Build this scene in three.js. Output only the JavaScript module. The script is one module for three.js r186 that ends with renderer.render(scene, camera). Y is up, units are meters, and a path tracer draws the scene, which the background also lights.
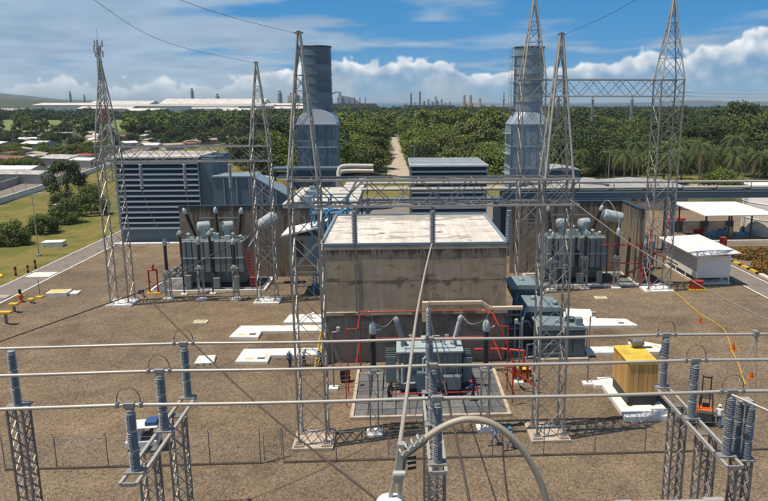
import * as THREE from 'three';
import { mergeGeometries, mergeVertices } from 'three/addons/utils/BufferGeometryUtils.js';
import { MarchingCubes } from 'three/addons/objects/MarchingCubes.js';
import { RoundedBoxGeometry } from 'three/addons/geometries/RoundedBoxGeometry.js';

// ---------------------------------------------------------------- camera
const scene = new THREE.Scene();
const camera = new THREE.PerspectiveCamera(39.37, 872 / 501, 0.5, 40000);
camera.position.set(0, 25, 0);
camera.rotation.set(-11.977 * Math.PI / 180, -3.12 * Math.PI / 180, 0, 'YXZ');
camera.setViewOffset(872, 501, 0, 0, 768, 501);
camera.updateProjectionMatrix();
camera.updateMatrixWorld();

const renderer = new THREE.WebGLRenderer({ antialias: true });
renderer.setSize(1024, 668);
renderer.toneMapping = THREE.LinearToneMapping;
renderer.toneMappingExposure = 1.04;
renderer.shadowMap.enabled = true;

// ---------------------------------------------------------------- small maths
function rng(seed) {
  let a = seed >>> 0;
  return () => { a = (a + 0x6d2b79f5) >>> 0; let t = Math.imul(a ^ (a >>> 15), 1 | a); t = (t + Math.imul(t ^ (t >>> 7), 61 | t)) ^ t; return ((t ^ (t >>> 14)) >>> 0) / 4294967296; };
}
const clamp = (x, a = 0, b = 1) => Math.min(b, Math.max(a, x));
const smooth = (a, b, x) => { const t = clamp((x - a) / (b - a)); return t * t * (3 - 2 * t); };
const lerp = (a, b, t) => a + (b - a) * t;
function hash(x, y, s = 0) { let h = Math.imul(x, 374761393) + Math.imul(y, 668265263) + Math.imul(s, 1274126177); h = Math.imul(h ^ (h >>> 13), 1274126177); return ((h ^ (h >>> 16)) >>> 0) / 4294967296; }
function vnoise(x, y, s = 0, px = 0, py = 0) {       // value noise, periodic when px/py are set
  const xi = Math.floor(x), yi = Math.floor(y), fx = x - xi, fy = y - yi;
  const w = (v, p) => (p ? ((v % p) + p) % p : v);
  const x0 = w(xi, px), x1 = w(xi + 1, px), y0 = w(yi, py), y1 = w(yi + 1, py);
  const u = fx * fx * (3 - 2 * fx), v = fy * fy * (3 - 2 * fy);
  return lerp(lerp(hash(x0, y0, s), hash(x1, y0, s), u), lerp(hash(x0, y1, s), hash(x1, y1, s), u), v);
}
function fbm(x, y, s = 0, o = 4, px = 0, py = 0) {
  let a = 0.5, t = 0, n = 0;
  for (let k = 0; k < o; k++) { t += a * vnoise(x, y, s + k, px, py); n += a; a *= 0.5; x *= 2; y *= 2; px *= 2; py *= 2; }
  return t / n;
}

// ---------------------------------------------------------------- sky and sun
{
  const W = 4096, H = 2048, data = new Float32Array(W * H * 4);
  const head = -Math.PI / 2 + 3.12 * Math.PI / 180;             // azimuth the picture looks along
  for (let j = 0; j < H; j++) {
    const el = ((j + 0.5) / H - 0.5) * Math.PI, deg = el * 180 / Math.PI;
    for (let i = 0; i < W; i++) {
      const k = 4 * (j * W + i);
      let r, g, b;
      if (deg < -1.5) { r = 0.16; g = 0.22; b = 0.24; } else {
        let az = ((i + 0.5) / W - 0.5) * 2 * Math.PI - head;
        az = ((az + Math.PI) % (2 * Math.PI) + 2 * Math.PI) % (2 * Math.PI) - Math.PI;
        const ad = az * 180 / Math.PI;
        // clear air
        const t = clamp(deg / 90), q = Math.pow(1 - t, 3), hz = Math.exp(-Math.max(deg, 0) / 3.0);
        r = lerp(0.020, 0.050, q) ; g = lerp(0.090, 0.305, q); b = lerp(0.27, 0.66, q);
        r = lerp(r, 0.26, hz); g = lerp(g, 0.43, hz); b = lerp(b, 0.56, hz);
        // thin high veil, thicker towards the left of the view and behind
        const px = az * 3.0, per = 0;
        const side = 0.5 + 0.5 * Math.sin(-az - 0.25);
        const h2 = 1 / Math.max(0.09, Math.sin(Math.max(el, 0)) + 0.06);
        const vx = Math.cos(az) * h2, vy = Math.sin(az) * h2;
        let veil = fbm(vx * 1.1 + 11, vy * 1.1 + 5, 31, 6);
        const ve = deg < 40 ? smooth(0.40, 0.66, veil + 0.36 * smooth(-2, -26, ad) * smooth(36, 4, deg) - 0.16 * smooth(-14, 6, ad) * smooth(40, 12, Math.abs(ad - 8))) * 0.85 : smooth(0.5, 0.85, veil) * 0.5;
        const vb = 0.84 + 0.5 * (fbm(vx * 2.6 + ad * 0.12, vy * 2.6 + deg * 0.35, 77, 5) - 0.5);
        r = lerp(r, 0.60 * vb, ve * 0.66); g = lerp(g, 0.67 * vb, ve * 0.66); b = lerp(b, 0.72 * vb, ve * 0.66);
        // ring of fair-weather cumulus low over the horizon
        if (deg < 16) {
          const A = ad + 180;                                   // degrees round the compass, noise periods divide 360
          const ridge = 1.5 + 2.6 * fbm(A / 9, 3.5, 5, 2, 40, 0) + 1.3 * smooth(4, 16, ad) * smooth(70, 24, ad) - 1.5 * smooth(-7, -18, ad) * smooth(-90, -40, ad);
          const wx = A + 0.8 * (fbm(A / 1.5, deg / 1.5, 15, 3, 240, 0) - 0.5), wy = deg + 0.7 * (fbm(A / 1.5, deg / 1.5, 25, 3, 240, 0) - 0.5);
          const puff = (u, v, s, c) => { const xi = Math.floor(u / c), yi = Math.floor(v / c); let b = 9; for (let p = -1; p <= 1; p++) for (let q = -1; q <= 1; q++) { const hx = (xi + p + hash(xi + p, yi + q, s)) * c, hy = (yi + q + hash(xi + p, yi + q, s + 1)) * c; b = Math.min(b, Math.hypot(u - hx, (v - hy) * 1.2) / c); } return 1 - b; };
          const bump = (fbm(A / 4, deg / 3.2, 9, 3, 90, 0) - 0.5) * 2.8 + 0.75 * puff(wx, wy, 61, 1.5) + 0.38 * puff(wx, wy, 64, 0.7) + (fbm(A / 0.6, deg / 0.6, 19, 3, 600, 0) - 0.5) * 0.5 - 0.5;
          const top = ridge + bump;
          const cov = smooth(-0.04, 0.22, top - deg) * smooth(-0.3, 2.0, deg - 0.1 + 0.6 * (fbm(A / 3, deg / 2, 3, 3, 120, 0) - 0.5));
          const lit = smooth(1.9, 0.0, top - deg) * 0.72 + 0.42 * (puff(wx, wy, 71, 1.1) - 0.25) + 0.5 * (fbm(A / 1.2, deg / 1.0, 41, 4, 300, 0) - 0.5);
          const L = clamp(lit);
          const cr = lerp(0.27, 0.92, L), cg = lerp(0.38, 0.94, L), cb = lerp(0.49, 0.96, L);
          const m = cov * (0.45 + 0.55 * L) * smooth(ridge + 1.7, ridge + 0.9, deg);
          r = lerp(r, cr, m); g = lerp(g, cg, m); b = lerp(b, cb, m);
        }
      }
      data[k] = r; data[k + 1] = g; data[k + 2] = b; data[k + 3] = 1;
    }
  }
  const sky = new THREE.DataTexture(data, W, H, THREE.RGBAFormat, THREE.FloatType);
  sky.mapping = THREE.EquirectangularReflectionMapping;
  sky.magFilter = THREE.LinearFilter; sky.needsUpdate = true;
  scene.background = sky; scene.environment = sky;
  scene.backgroundIntensity = 1; scene.environmentIntensity = 1;
}
const sun = new THREE.DirectionalLight(0xfff1dc, 5.0);
sun.position.set(-36, 100, 9); sun.target.position.set(0, 0, 0);
sun.position.multiplyScalar(2); sun.position.z -= 90; sun.target.position.z = -90;
sun.castShadow = true; sun.shadow.radius = 1;
sun.shadow.mapSize.set(4096, 4096);
Object.assign(sun.shadow.camera, { left: -180, right: 180, top: 180, bottom: -180, near: 1, far: 600 });
scene.add(sun, sun.target);

// ---------------------------------------------------------------- helpers
const used = new Map();
function numbered(n) { const k = used.get(n) || 0; used.set(n, k + 1); return k ? n + '_' + String(k).padStart(3, '0') : n; }
function tag(o, label, category, group) { o.userData.label = label; o.userData.category = category; if (group) o.userData.group = group; return o; }
function thing(name, label, category, pos = [0, 0, 0], turn = 0, group) {
  const o = new THREE.Group(); o.name = numbered(name); o.position.set(...pos); o.rotation.y = turn; scene.add(o);
  return tag(o, label, category, group);
}
function mesh(name, geo, mat, parent, pos) {
  const m = new THREE.Mesh(geo, mat); m.name = parent === scene ? numbered(name) : name; m.castShadow = m.receiveShadow = true;
  if (pos) m.position.set(...pos);
  (parent || scene).add(m); return m;
}
function struct(name, geo, mat) { const m = mesh(name, geo, mat, scene); m.userData.kind = 'structure'; return m; }
function dup(src, pos, turn, label, group) {
  const c = src.clone(); c.name = numbered(src.name.replace(/_\d{3}$/, '')); c.userData = { ...src.userData };
  if (pos) c.position.set(...pos); if (turn !== undefined) c.rotation.y = turn; if (label) c.userData.label = label; if (group) c.userData.group = group;
  scene.add(c); return c;
}
function uvm(geo) {                       // uv in metres, chosen by the way each face points
  const g = geo.index ? geo.toNonIndexed() : geo, p = g.attributes.position, uv = new Float32Array(p.count * 2);
  const a = new THREE.Vector3(), b = new THREE.Vector3(), c = new THREE.Vector3(), n = new THREE.Vector3();
  for (let i = 0; i < p.count; i += 3) {
    a.fromBufferAttribute(p, i); b.fromBufferAttribute(p, i + 1); c.fromBufferAttribute(p, i + 2);
    n.copy(b).sub(a).cross(c.clone().sub(a)); const x = Math.abs(n.x), y = Math.abs(n.y), z = Math.abs(n.z);
    [a, b, c].forEach((v, k) => { const q = 2 * (i + k); if (y >= x && y >= z) { uv[q] = v.x; uv[q + 1] = -v.z; } else if (x >= z) { uv[q] = v.z; uv[q + 1] = v.y; } else { uv[q] = v.x; uv[q + 1] = v.y; } });
  }
  g.setAttribute('uv', new THREE.BufferAttribute(uv, 2)); return g;
}
const clean = g => { const q = g.index ? g.toNonIndexed() : g; for (const k of Object.keys(q.attributes)) if (!['position', 'normal', 'uv', 'color'].includes(k)) q.deleteAttribute(k); return q; };
const M = (...gs) => { gs = gs.flat(); return gs.length === 1 ? gs[0] : mergeGeometries(gs.map(clean), false); };
function box(x0, x1, y0, y1, z0, z1, r = 0) {        // min/max corners, optional rounded edge
  const w = x1 - x0, h = y1 - y0, d = z1 - z0;
  const g = r ? new RoundedBoxGeometry(w, h, d, 1, Math.min(r, w / 2.1, h / 2.1, d / 2.1)) : new THREE.BoxGeometry(w, h, d);
  g.translate((x0 + x1) / 2, (y0 + y1) / 2, (z0 + z1) / 2); return uvm(g);
}
const V = (x, y, z) => new THREE.Vector3(x, y, z);
const UPV = V(0, 1, 0);
function cyl(a, b, r0, r1 = r0, seg = 8, open = false) {
  const A = V(...a), B = V(...b), L = A.distanceTo(B), g = new THREE.CylinderGeometry(r1, r0, L, seg, 1, open);
  g.applyQuaternion(new THREE.Quaternion().setFromUnitVectors(UPV, B.clone().sub(A).normalize()));
  g.translate((A.x + B.x) / 2, (A.y + B.y) / 2, (A.z + B.z) / 2); return g;
}
const tube = (pts, r, n = 24, seg = 6, tension = 0.5) => new THREE.TubeGeometry(new THREE.CatmullRomCurve3(pts.map(p => V(...p)), false, 'catmullrom', tension), n, r, seg, false);
function pipe(pts, r, seg = 6) { const gs = []; for (let i = 0; i + 1 < pts.length; i++) { gs.push(cyl(pts[i], pts[i + 1], r, r, seg)); if (i) { const s = new THREE.SphereGeometry(r * 1.02, seg, 4); s.translate(...pts[i]); gs.push(s); } } return M(gs); }
const UB = new THREE.BoxGeometry(1, 1, 1);
const UC = new THREE.CylinderGeometry(0.5, 0.5, 1, 6, 1);
const _q = new THREE.Quaternion(), _m = new THREE.Matrix4();
function bar(parent, name, a, b, w, mat, geo = UB, d = w) {     // one member between two points: shared unit shape, scaled
  const A = V(...a), B = V(...b), L = A.distanceTo(B), m = mesh(name, geo, mat, parent);
  const dir = B.clone().sub(A).normalize();
  const side = Math.abs(dir.y) > 0.999 ? V(1, 0, 0) : V(0, 1, 0).cross(dir).normalize(), third = side.clone().cross(dir);
  _m.makeBasis(side, dir, third.negate()); _m.makeBasis(side, dir, side.clone().cross(dir));
  m.quaternion.setFromRotationMatrix(_m); m.position.copy(A).add(B).multiplyScalar(0.5); m.scale.set(w, L, d); return m;
}
function prism(pts, d0, d1, axis = 'z') {            // polygon in xy (or zy for axis x) pushed from d0 to d1
  const s = new THREE.Shape(pts.map(p => new THREE.Vector2(p[0], p[1]))), g = new THREE.ExtrudeGeometry(s, { depth: d1 - d0, bevelEnabled: false });
  g.translate(0, 0, d0); if (axis === 'x') g.rotateY(Math.PI / 2).scale(1, 1, -1), flip(g); if (axis === 'y') { g.rotateX(-Math.PI / 2); }
  return uvm(g);
}
function flip(g) { const q = g.index ? g.toNonIndexed() : g, p = q.attributes.position; for (let i = 0; i < p.count; i += 3) for (const at of Object.values(q.attributes)) for (let k = 0; k < at.itemSize; k++) { const t = at.array[(i + 1) * at.itemSize + k]; at.array[(i + 1) * at.itemSize + k] = at.array[(i + 2) * at.itemSize + k]; at.array[(i + 2) * at.itemSize + k] = t; } g.copy(q); g.index = null; g.computeVertexNormals(); return g; }
function lathe(pts, seg = 12) { return new THREE.LatheGeometry(pts.map(p => new THREE.Vector2(p[0], p[1])), seg); }

// ---------------------------------------------------------------- textures and materials
function tex(w, h, metresU, metresV, fn, srgb = true) {         // fn(u, v) in 0..1 -> [r, g, b] linear 0..1
  const d = new Uint8Array(w * h * 4);
  const enc = c => Math.round(255 * (srgb ? (c <= 0.0031308 ? 12.92 * c : 1.055 * Math.pow(c, 1 / 2.4) - 0.055) : c));
  for (let j = 0; j < h; j++) for (let i = 0; i < w; i++) { const c = fn((i + 0.5) / w, (j + 0.5) / h, i, j), k = 4 * (j * w + i); d[k] = enc(clamp(c[0])); d[k + 1] = enc(clamp(c[1])); d[k + 2] = enc(clamp(c[2])); d[k + 3] = 255; }
  const t = new THREE.DataTexture(d, w, h); t.magFilter = THREE.LinearFilter; t.minFilter = THREE.LinearMipmapLinearFilter; t.generateMipmaps = true;
  t.wrapS = t.wrapT = THREE.RepeatWrapping; t.repeat.set(1 / metresU, 1 / metresV); if (srgb) t.colorSpace = THREE.SRGBColorSpace; t.needsUpdate = true; return t;
}
const std = (rgb, o = {}) => { const m = new THREE.MeshStandardMaterial({ roughness: 0.7, metalness: 0, side: THREE.DoubleSide, ...o }); if (rgb) m.color.setRGB(...rgb); return m; };
const mixc = (a, b, t) => [lerp(a[0], b[0], t), lerp(a[1], b[1], t), lerp(a[2], b[2], t)];
const scl = (a, s) => [a[0] * s, a[1] * s, a[2] * s];
const grainy = (base, amp, size, seed, patch = 0.25) => tex(256, 256, size, size, (u, v, i, j) => scl(base, 1 + amp * (hash(i, j, seed) - 0.5) + patch * 2 * (fbm(u * 6, v * 6, seed, 4, 6, 6) - 0.5)));

const gravelT = tex(1024, 1024, 18, 18, (u, v, i, j) => {
  const coarse = fbm(u * 9, v * 9, 3, 4, 9, 9), mid = vnoise(u * 128, v * 128, 8, 128, 128), fine = vnoise(u * 340, v * 340, 12, 340, 340), st = hash(i, j, 5);
  const s = 0.72 + 0.34 * coarse + 0.55 * (mid - 0.5) + 1.0 * (fine - 0.5) + 0.9 * (st - 0.5);
  const tint = vnoise(u * 200, v * 200, 40, 200, 200);
  return scl(mixc([0.225, 0.160, 0.094], [0.215, 0.172, 0.120], tint), s * 1.0);
});
const gravelB = tex(512, 512, 9, 9, (u, v, i, j) => { const s = 0.5 * vnoise(u * 90, v * 90, 2, 90, 90) + 0.5 * vnoise(u * 200, v * 200, 6, 200, 200); return [s, s, s]; }, false);
const concreteT = grainy([0.34, 0.31, 0.27], 0.25, 5, 21, 0.35);
const whiteT = tex(256, 256, 5, 5, (u, v, i, j) => { const n = fbm(u * 5, v * 5, 22, 5, 5, 5), q = fbm(u * 24, v * 24, 29, 3, 24, 24); return scl(mixc([0.74, 0.73, 0.70], [0.46, 0.42, 0.36], 0.75 * smooth(0.52, 0.72, n) * smooth(0.35, 0.6, q)), 0.94 + 0.12 * hash(i, j, 22)); });
const roofT = grainy([0.52, 0.50, 0.46], 0.16, 9, 23, 0.25);
const asphaltT = grainy([0.19, 0.168, 0.145], 0.5, 6, 24, 0.25);
const grassT = tex(512, 512, 26, 26, (u, v, i, j) => { const c = fbm(u * 8, v * 8, 50, 5, 8, 8), f = hash(i, j, 51), q = vnoise(u * 120, v * 120, 52, 120, 120); return scl(mixc([0.118, 0.128, 0.020], [0.19, 0.158, 0.036], smooth(0.35, 0.65, c)), 0.62 + 0.4 * f + 0.4 * (q - 0.2)); });
const fieldT = tex(512, 512, 240, 240, (u, v, i, j) => { const c = fbm(u * 10, v * 10, 60, 5, 10, 10), f = vnoise(u * 90, v * 90, 61, 90, 90); return scl(mixc([0.052, 0.072, 0.022], [0.13, 0.125, 0.05], smooth(0.4, 0.7, c)), 0.65 + 0.7 * f); });
const MT = {
  gravel: std(null, { map: gravelT, bumpMap: gravelB, bumpScale: 0.05, roughness: 0.95 }),
  concrete: std(null, { map: concreteT, roughness: 0.9 }),
  padWhite: std(null, { map: whiteT, roughness: 0.8 }),
  paleRoof: std(null, { map: roofT, roughness: 0.85 }),
  asphalt: std(null, { map: asphaltT, roughness: 0.9 }),
  grass: std(null, { map: grassT, roughness: 1 }),
  field: std(null, { map: fieldT, roughness: 1 }),
  steel: std([0.27, 0.268, 0.262], { roughness: 0.55, metalness: 0.2 }),
  steelB: std([0.20, 0.197, 0.19], { roughness: 0.55, metalness: 0.25 }),
  steelC: std([0.43, 0.42, 0.39], { roughness: 0.5, metalness: 0.2 }),
  alu: std([0.44, 0.42, 0.38], { roughness: 0.5, metalness: 0.25 }),
  cable: std([0.42, 0.37, 0.30], { roughness: 0.6, metalness: 0.2 }),
  cableDull: std([0.16, 0.13, 0.10], { roughness: 0.6 }),
  darkCable: std([0.075, 0.060, 0.048], { roughness: 0.6 }),
  porcelain: std([0.32, 0.34, 0.36], { roughness: 0.28 }),
  greyShed: std([0.33, 0.37, 0.40], { roughness: 0.35 }),
  brownShed: std([0.035, 0.024, 0.020], { roughness: 0.25 }),
  blackShed: std([0.014, 0.014, 0.015], { roughness: 0.3 }),
  blue: std([0.095, 0.145, 0.185], { roughness: 0.5 }),
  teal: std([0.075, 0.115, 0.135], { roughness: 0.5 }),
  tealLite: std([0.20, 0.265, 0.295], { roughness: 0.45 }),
  blueMid: std([0.045, 0.075, 0.105], { roughness: 0.5 }),
  lipPale: std([0.48, 0.56, 0.61], { roughness: 0.45 }),
  blueLite: std([0.20, 0.275, 0.33], { roughness: 0.5 }),
  blueDark: std([0.032, 0.055, 0.080], { roughness: 0.5 }),
  blueBright: std([0.055, 0.26, 0.46], { roughness: 0.45 }),
  stack: std([0.135, 0.205, 0.265], { roughness: 0.45, metalness: 0.15 }),
  stackLite: std([0.31, 0.38, 0.43], { roughness: 0.4, metalness: 0.2 }),
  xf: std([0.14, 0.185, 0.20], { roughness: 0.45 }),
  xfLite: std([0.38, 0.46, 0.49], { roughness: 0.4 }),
  xfGrey: std([0.19, 0.215, 0.225], { roughness: 0.5 }),
  roofBlue: std(null, { map: grainy([0.36, 0.40, 0.42], 0.15, 8, 407, 0.3), roughness: 0.6 }),
  red: std([0.42, 0.035, 0.022], { roughness: 0.45 }),
  yellow: std([0.68, 0.45, 0.02], { roughness: 0.55 }),
  orange: std([0.62, 0.12, 0.012], { roughness: 0.55 }),
  white: std([0.76, 0.76, 0.74], { roughness: 0.55 }),
  cream: std([0.60, 0.50, 0.36], { roughness: 0.6 }),
  black: std([0.018, 0.018, 0.020], { roughness: 0.6 }),
  dark: std([0.045, 0.045, 0.05], { roughness: 0.7 }),
  linePaint: std([0.66, 0.65, 0.60], { roughness: 0.8 }),
  glass: std([0.05, 0.07, 0.08], { roughness: 0.1 }),
};

// ---------------------------------------------------------------- ground, roads, water
function sheet(x0, x1, z0, z1, y, nx = 1, nz = 1) { const g = new THREE.PlaneGeometry(x1 - x0, z1 - z0, nx, nz); g.rotateX(-Math.PI / 2); g.translate((x0 + x1) / 2, y, (z0 + z1) / 2); return uvm(g); }
function poly(pts, y) { const s = new THREE.Shape(pts.map(p => new THREE.Vector2(p[0], -p[1]))); const g = new THREE.ShapeGeometry(s, 1); g.rotateX(-Math.PI / 2); g.translate(0, y, 0); return uvm(g); }
struct('ground', sheet(-14000, 16000, -2900, 400, -0.06), MT.field);
struct('sea', sheet(-16000, 18000, -24000, -2900, -0.5), std([0.035, 0.10, 0.17], { roughness: 0.5 }));
struct('gravel_yard', (() => {                        // faint tracks and patches of paler stone
  const g = sheet(-50.4, 47.6, -128, 12, 0, 196, 280), p = g.attributes.position, c = new Float32Array(p.count * 3);
  for (let i = 0; i < p.count; i++) {
    const x = p.getX(i), z = p.getZ(i); let s = 0.86 + 0.42 * (fbm(x * 0.09 + 40, z * 0.09 + 40, 71, 4) - 0.5) + 0.3 * (fbm(x * 0.5, z * 0.5, 72, 2) - 0.5);
    const wob = 1.6 * Math.sin(z * 0.11) , tr = Math.min(Math.abs(Math.abs(z + 38.5 + 1.5 * Math.sin(x * 0.09) - x * 0.06) - 0.9), Math.abs(Math.abs(z + 84.5 + 1.2 * Math.sin(x * 0.07)) - 0.9), Math.abs(Math.abs(x + 38 + wob) - 0.9)); // compacted wheel tracks
    s *= 1 + 0.16 * smooth(0.75, 0.15, tr) * smooth(0.3, 0.55, fbm(x * 0.15, z * 0.15, 79, 3)); s *= 1 - 0.22 * smooth(0.62, 0.74, fbm(x * 0.22 + 7, z * 0.22, 81, 4));
    const t = fbm(x * 0.05 + 9, z * 0.13 + 3, 73, 3); c[3 * i] = s * lerp(0.97, 1.05, t); c[3 * i + 1] = s; c[3 * i + 2] = s * lerp(1.05, 0.93, t);
  }
  g.setAttribute('color', new THREE.BufferAttribute(c, 3)); return g;
})(), (() => { const m = MT.gravel.clone(); m.vertexColors = true; return m; })());
struct('plant_floor', sheet(-50.4, 46.8, -188, -128.02, 0.01), MT.asphalt);
struct('service_road', sheet(-55.2, -50.42, -330, 12, 0.004), MT.asphalt);
for (const x of [-55.05, -50.65]) struct('road_edge_line', sheet(x - 0.11, x + 0.11, -330, 12, 0.010), MT.linePaint);
struct('crossing_marking', sheet(-54.6, -51.1, -105.2, -102.3, 0.011), MT.linePaint);
struct('lawn', poly([[-55.3, 12], [-120, 12], [-96, -165], [-105, -221], [-118, -317], [-140, -420], [-55.3, -420]], 0.0), MT.grass);
struct('back_lawn', poly([[-50, -188.1], [46, -188.1], [112, -188.1], [118, -215], [118, -236], [9, -236], [-60, -236]], -0.01), MT.grass);
struct('east_road', poly([[47.7, 12], [47.7, -108], [50, -114], [56, -117.5], [140, -118], [140, -113.2], [58, -113.2], [53.5, -111], [52.2, -107], [52.2, 12]], 0.006), MT.asphalt);
struct('east_gravel', poly([[47.7, -118.2], [140, -118.2], [140, -170], [47.7, -170]], 0.002), MT.gravel);
struct('east_verge', poly([[52.3, 12], [52.3, -107], [54, -111], [58.3, -113], [140, -113], [140, 12]], 0.003), MT.gravel);
struct('road_edge_line', poly([[51.9, 12], [51.9, -105], [52.12, -105], [52.12, 12]], 0.013), MT.linePaint);
struct('road_edge_line', poly([[47.8, 12], [47.8, -92], [48.02, -92], [48.02, 12]], 0.013), MT.linePaint);
struct('avenue', poly([[-3.6, -236], [4.7, -236], [3.0, -320], [0.4, -560], [-0.6, -900], [-7.2, -900], [-6.6, -560], [-4.6, -320]], 0.0), std(null, { map: grainy([0.40, 0.35, 0.27], 0.3, 14, 25, 0.3), roughness: 0.95 }));
struct('crossing_road', sheet(-40, 420, -212, -206, 0.0), std(null, { map: grainy([0.36, 0.33, 0.27], 0.3, 10, 26, 0.3), roughness: 0.95 }));
struct('back_alley', poly([[-98, -150], [-112, -150], [-117, -212], [-131, -290], [-150, -420], [-142, -420], [-120, -317], [-107, -221], [-99.6, -180]], 0.02), MT.asphalt);
struct('meadow', poly([[-640, -620], [-240, -640], [-250, -900], [-330, -1010], [-640, -1040]], 0.0), std(null, { map: tex(256, 256, 160, 160, (u, v, i, j) => scl(mixc([0.135, 0.185, 0.045], [0.20, 0.20, 0.075], fbm(u * 6, v * 6, 91, 4, 6, 6)), 0.8 + 0.4 * hash(i, j, 92))), roughness: 1 }));
// far hills
{
  const hill = (pts, z, depth, col) => {
    const g = new THREE.PlaneGeometry(1, 1, 90, 12), p = g.attributes.position, x0 = pts[0][0], x1 = pts[pts.length - 1][0];
    for (let i = 0; i < p.count; i++) {
      const u = p.getX(i) + 0.5, w = p.getY(i) + 0.5, x = lerp(x0, x1, u); let k = 0; while (k + 2 < pts.length && pts[k + 1][0] < x) k++;
      const h = lerp(pts[k][1], pts[k + 1][1], smooth(pts[k][0], pts[k + 1][0], x)); const bump = Math.sin(w * Math.PI);
      p.setXYZ(i, x, -1 + (h * (0.85 + 0.3 * fbm(u * 30, w * 4, 97, 3))) * Math.pow(bump, 0.8), z - (w) * depth);
    }
    g.computeVertexNormals(); struct('hill', uvm(g), std(col, { roughness: 1 }));
  };
  hill([[-2400, 30], [-2050, 52], [-1800, 52], [-1500, 36], [-1260, 20], [-1050, 0]], -2600, 800, [0.045, 0.06, 0.03]);
  hill([[-4600, 60], [-3900, 96], [-3300, 92], [-2700, 46], [-2000, 16], [-1200, 0]], -5200, 1500, [0.05, 0.07, 0.05]);
  hill([[1300, 4], [2100, 12], [2600, 22], [3000, 40], [3600, 28], [5200, 50]], -6400, 1600, [0.05, 0.065, 0.05]);
}

// ---------------------------------------------------------------- lattice towers and gantry beams
const braceMats = [MT.steel, MT.steelB, MT.steelC];
function lattice(t, w, d, y0, y1, panel, bw, seed, horiz = 3) {     // crossed braces on four faces
  const n = Math.max(1, Math.round((y1 - y0) / panel)), ph = (y1 - y0) / n, hw = w / 2, hd = d / 2, r = rng(seed);
  const F = [[[-hw, hd], [hw, hd]], [[hw, hd], [hw, -hd]], [[hw, -hd], [-hw, -hd]], [[-hw, -hd], [-hw, hd]]];
  for (let k = 0; k < n; k++) for (const [a, b] of F) {
    const ya = y0 + k * ph, yb = ya + ph, mt = braceMats[Math.floor(r() * 3)];
    bar(t, 'brace', [a[0], ya, a[1]], [b[0], yb, b[1]], bw, mt, UB, bw * 0.6); bar(t, 'brace', [b[0], ya, b[1]], [a[0], yb, a[1]], bw, mt, UB, bw * 0.6);
    if (k % horiz === 0 && k) bar(t, 'strut', [a[0], ya, a[1]], [b[0], ya, b[1]], bw, MT.steel, UB, bw * 0.7);
  }
}
function tower(label, pos, o) {
  const { w = 2, top = 19.8, peak = 29.5, leg = 0.135, br = 0.062, panel = 2.2, pad = 'stone', seed = 1, px = 0 } = o, hw = w / 2;
  const t = thing('lattice_tower', label, 'tower', pos, 0, 'lattice towers of the gantries');
  const c = [[-hw, hw], [hw, hw], [hw, -hw], [-hw, -hw]];
  for (const [x, z] of c) {
    bar(t, 'leg', [x, 0.42, z], [x, top, z], leg, MT.steel);
    bar(t, 'peak_leg', [x, top, z], [px + x * 0.08, peak, z * 0.08], leg * 0.85, MT.steelC);
    bar(t, 'base_plate', [x, 0.42, z], [x, 0.48, z], 0.5, MT.steelB);
  }
  lattice(t, w, w, 0.5, top, panel, br, seed);
  const n = 5, H = peak - top; const at = (k, x, z) => { const s = 1 - 0.92 * k; return [px * k + x * s, top + H * k, z * s]; };
  let f0 = 0;
  for (let k = 0; k < n; k++) { const f1 = f0 + (1 - f0) * (k === n - 1 ? 0.8 : 0.27); for (let q = 0; q < 4; q++) { const a = c[q], b = c[(q + 1) % 4]; bar(t, 'brace', at(f0, ...a), at(f1, ...b), br * 0.9, braceMats[q % 3], UB, br * 0.6); bar(t, 'brace', at(f0, ...b), at(f1, ...a), br * 0.9, braceMats[(q + 1) % 3], UB, br * 0.6); bar(t, 'strut', at(f0, ...a), at(f0, ...b), br, MT.steel, UB, br * 0.7); } f0 = f1; }
  mesh('peak_cap', M(box(px - 0.14, px + 0.14, peak - 0.1, peak + 0.12, -0.14, 0.14), box(px - 0.3, px + 0.3, peak - 0.04, peak + 0.04, -0.05, 0.05)), MT.steelB, t);
  const pw = hw + 0.5;
  mesh('footing', M(box(-pw, pw, -0.1, 0.26, -pw, pw, 0.04), ...c.map(([x, z]) => box(x - 0.36, x + 0.36, 0.24, 0.42, z - 0.36, z + 0.36, 0.04))), pad === 'stone' ? footMat : MT.padWhite, t);
  return t;
}
const footMat = std(null, { map: grainy([0.46, 0.38, 0.30], 0.3, 3, 27, 0.3), roughness: 0.9 });
tower('nearest left lattice tower, behind the three pale bus tubes, on a stone-coloured footing', [-6.47, 0, -48.95], { seed: 3 });
tower('nearest right lattice tower, standing beside two walking workers in blue', [11.25, 0, -49.2], { seed: 4 });
tower('lattice tower at the left edge of the gravel, in front of the louvred filter house', [-34.95, 0, -87.5], { seed: 5, pad: 'white', peak: 29.6, w: 2.2 });
tower('lattice tower in front of the left concrete blast wall, on a white footing', [-16.75, 0, -87.5], { seed: 6, pad: 'white', peak: 29.6, w: 2.2 });
tower('tall lattice tower rising in front of the right exhaust stack', [17.2, 0, -90.5], { seed: 7, pad: 'white', top: 27.8, peak: 37.6, w: 2.9, panel: 2.9, leg: 0.155, br: 0.075 });
tower('tall lattice tower beside the white shed, the rightmost tower', [34.9, 0, -90.7], { seed: 8, pad: 'white', top: 27.8, peak: 37.6, w: 2.9, panel: 2.9, leg: 0.155, br: 0.075 });
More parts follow.
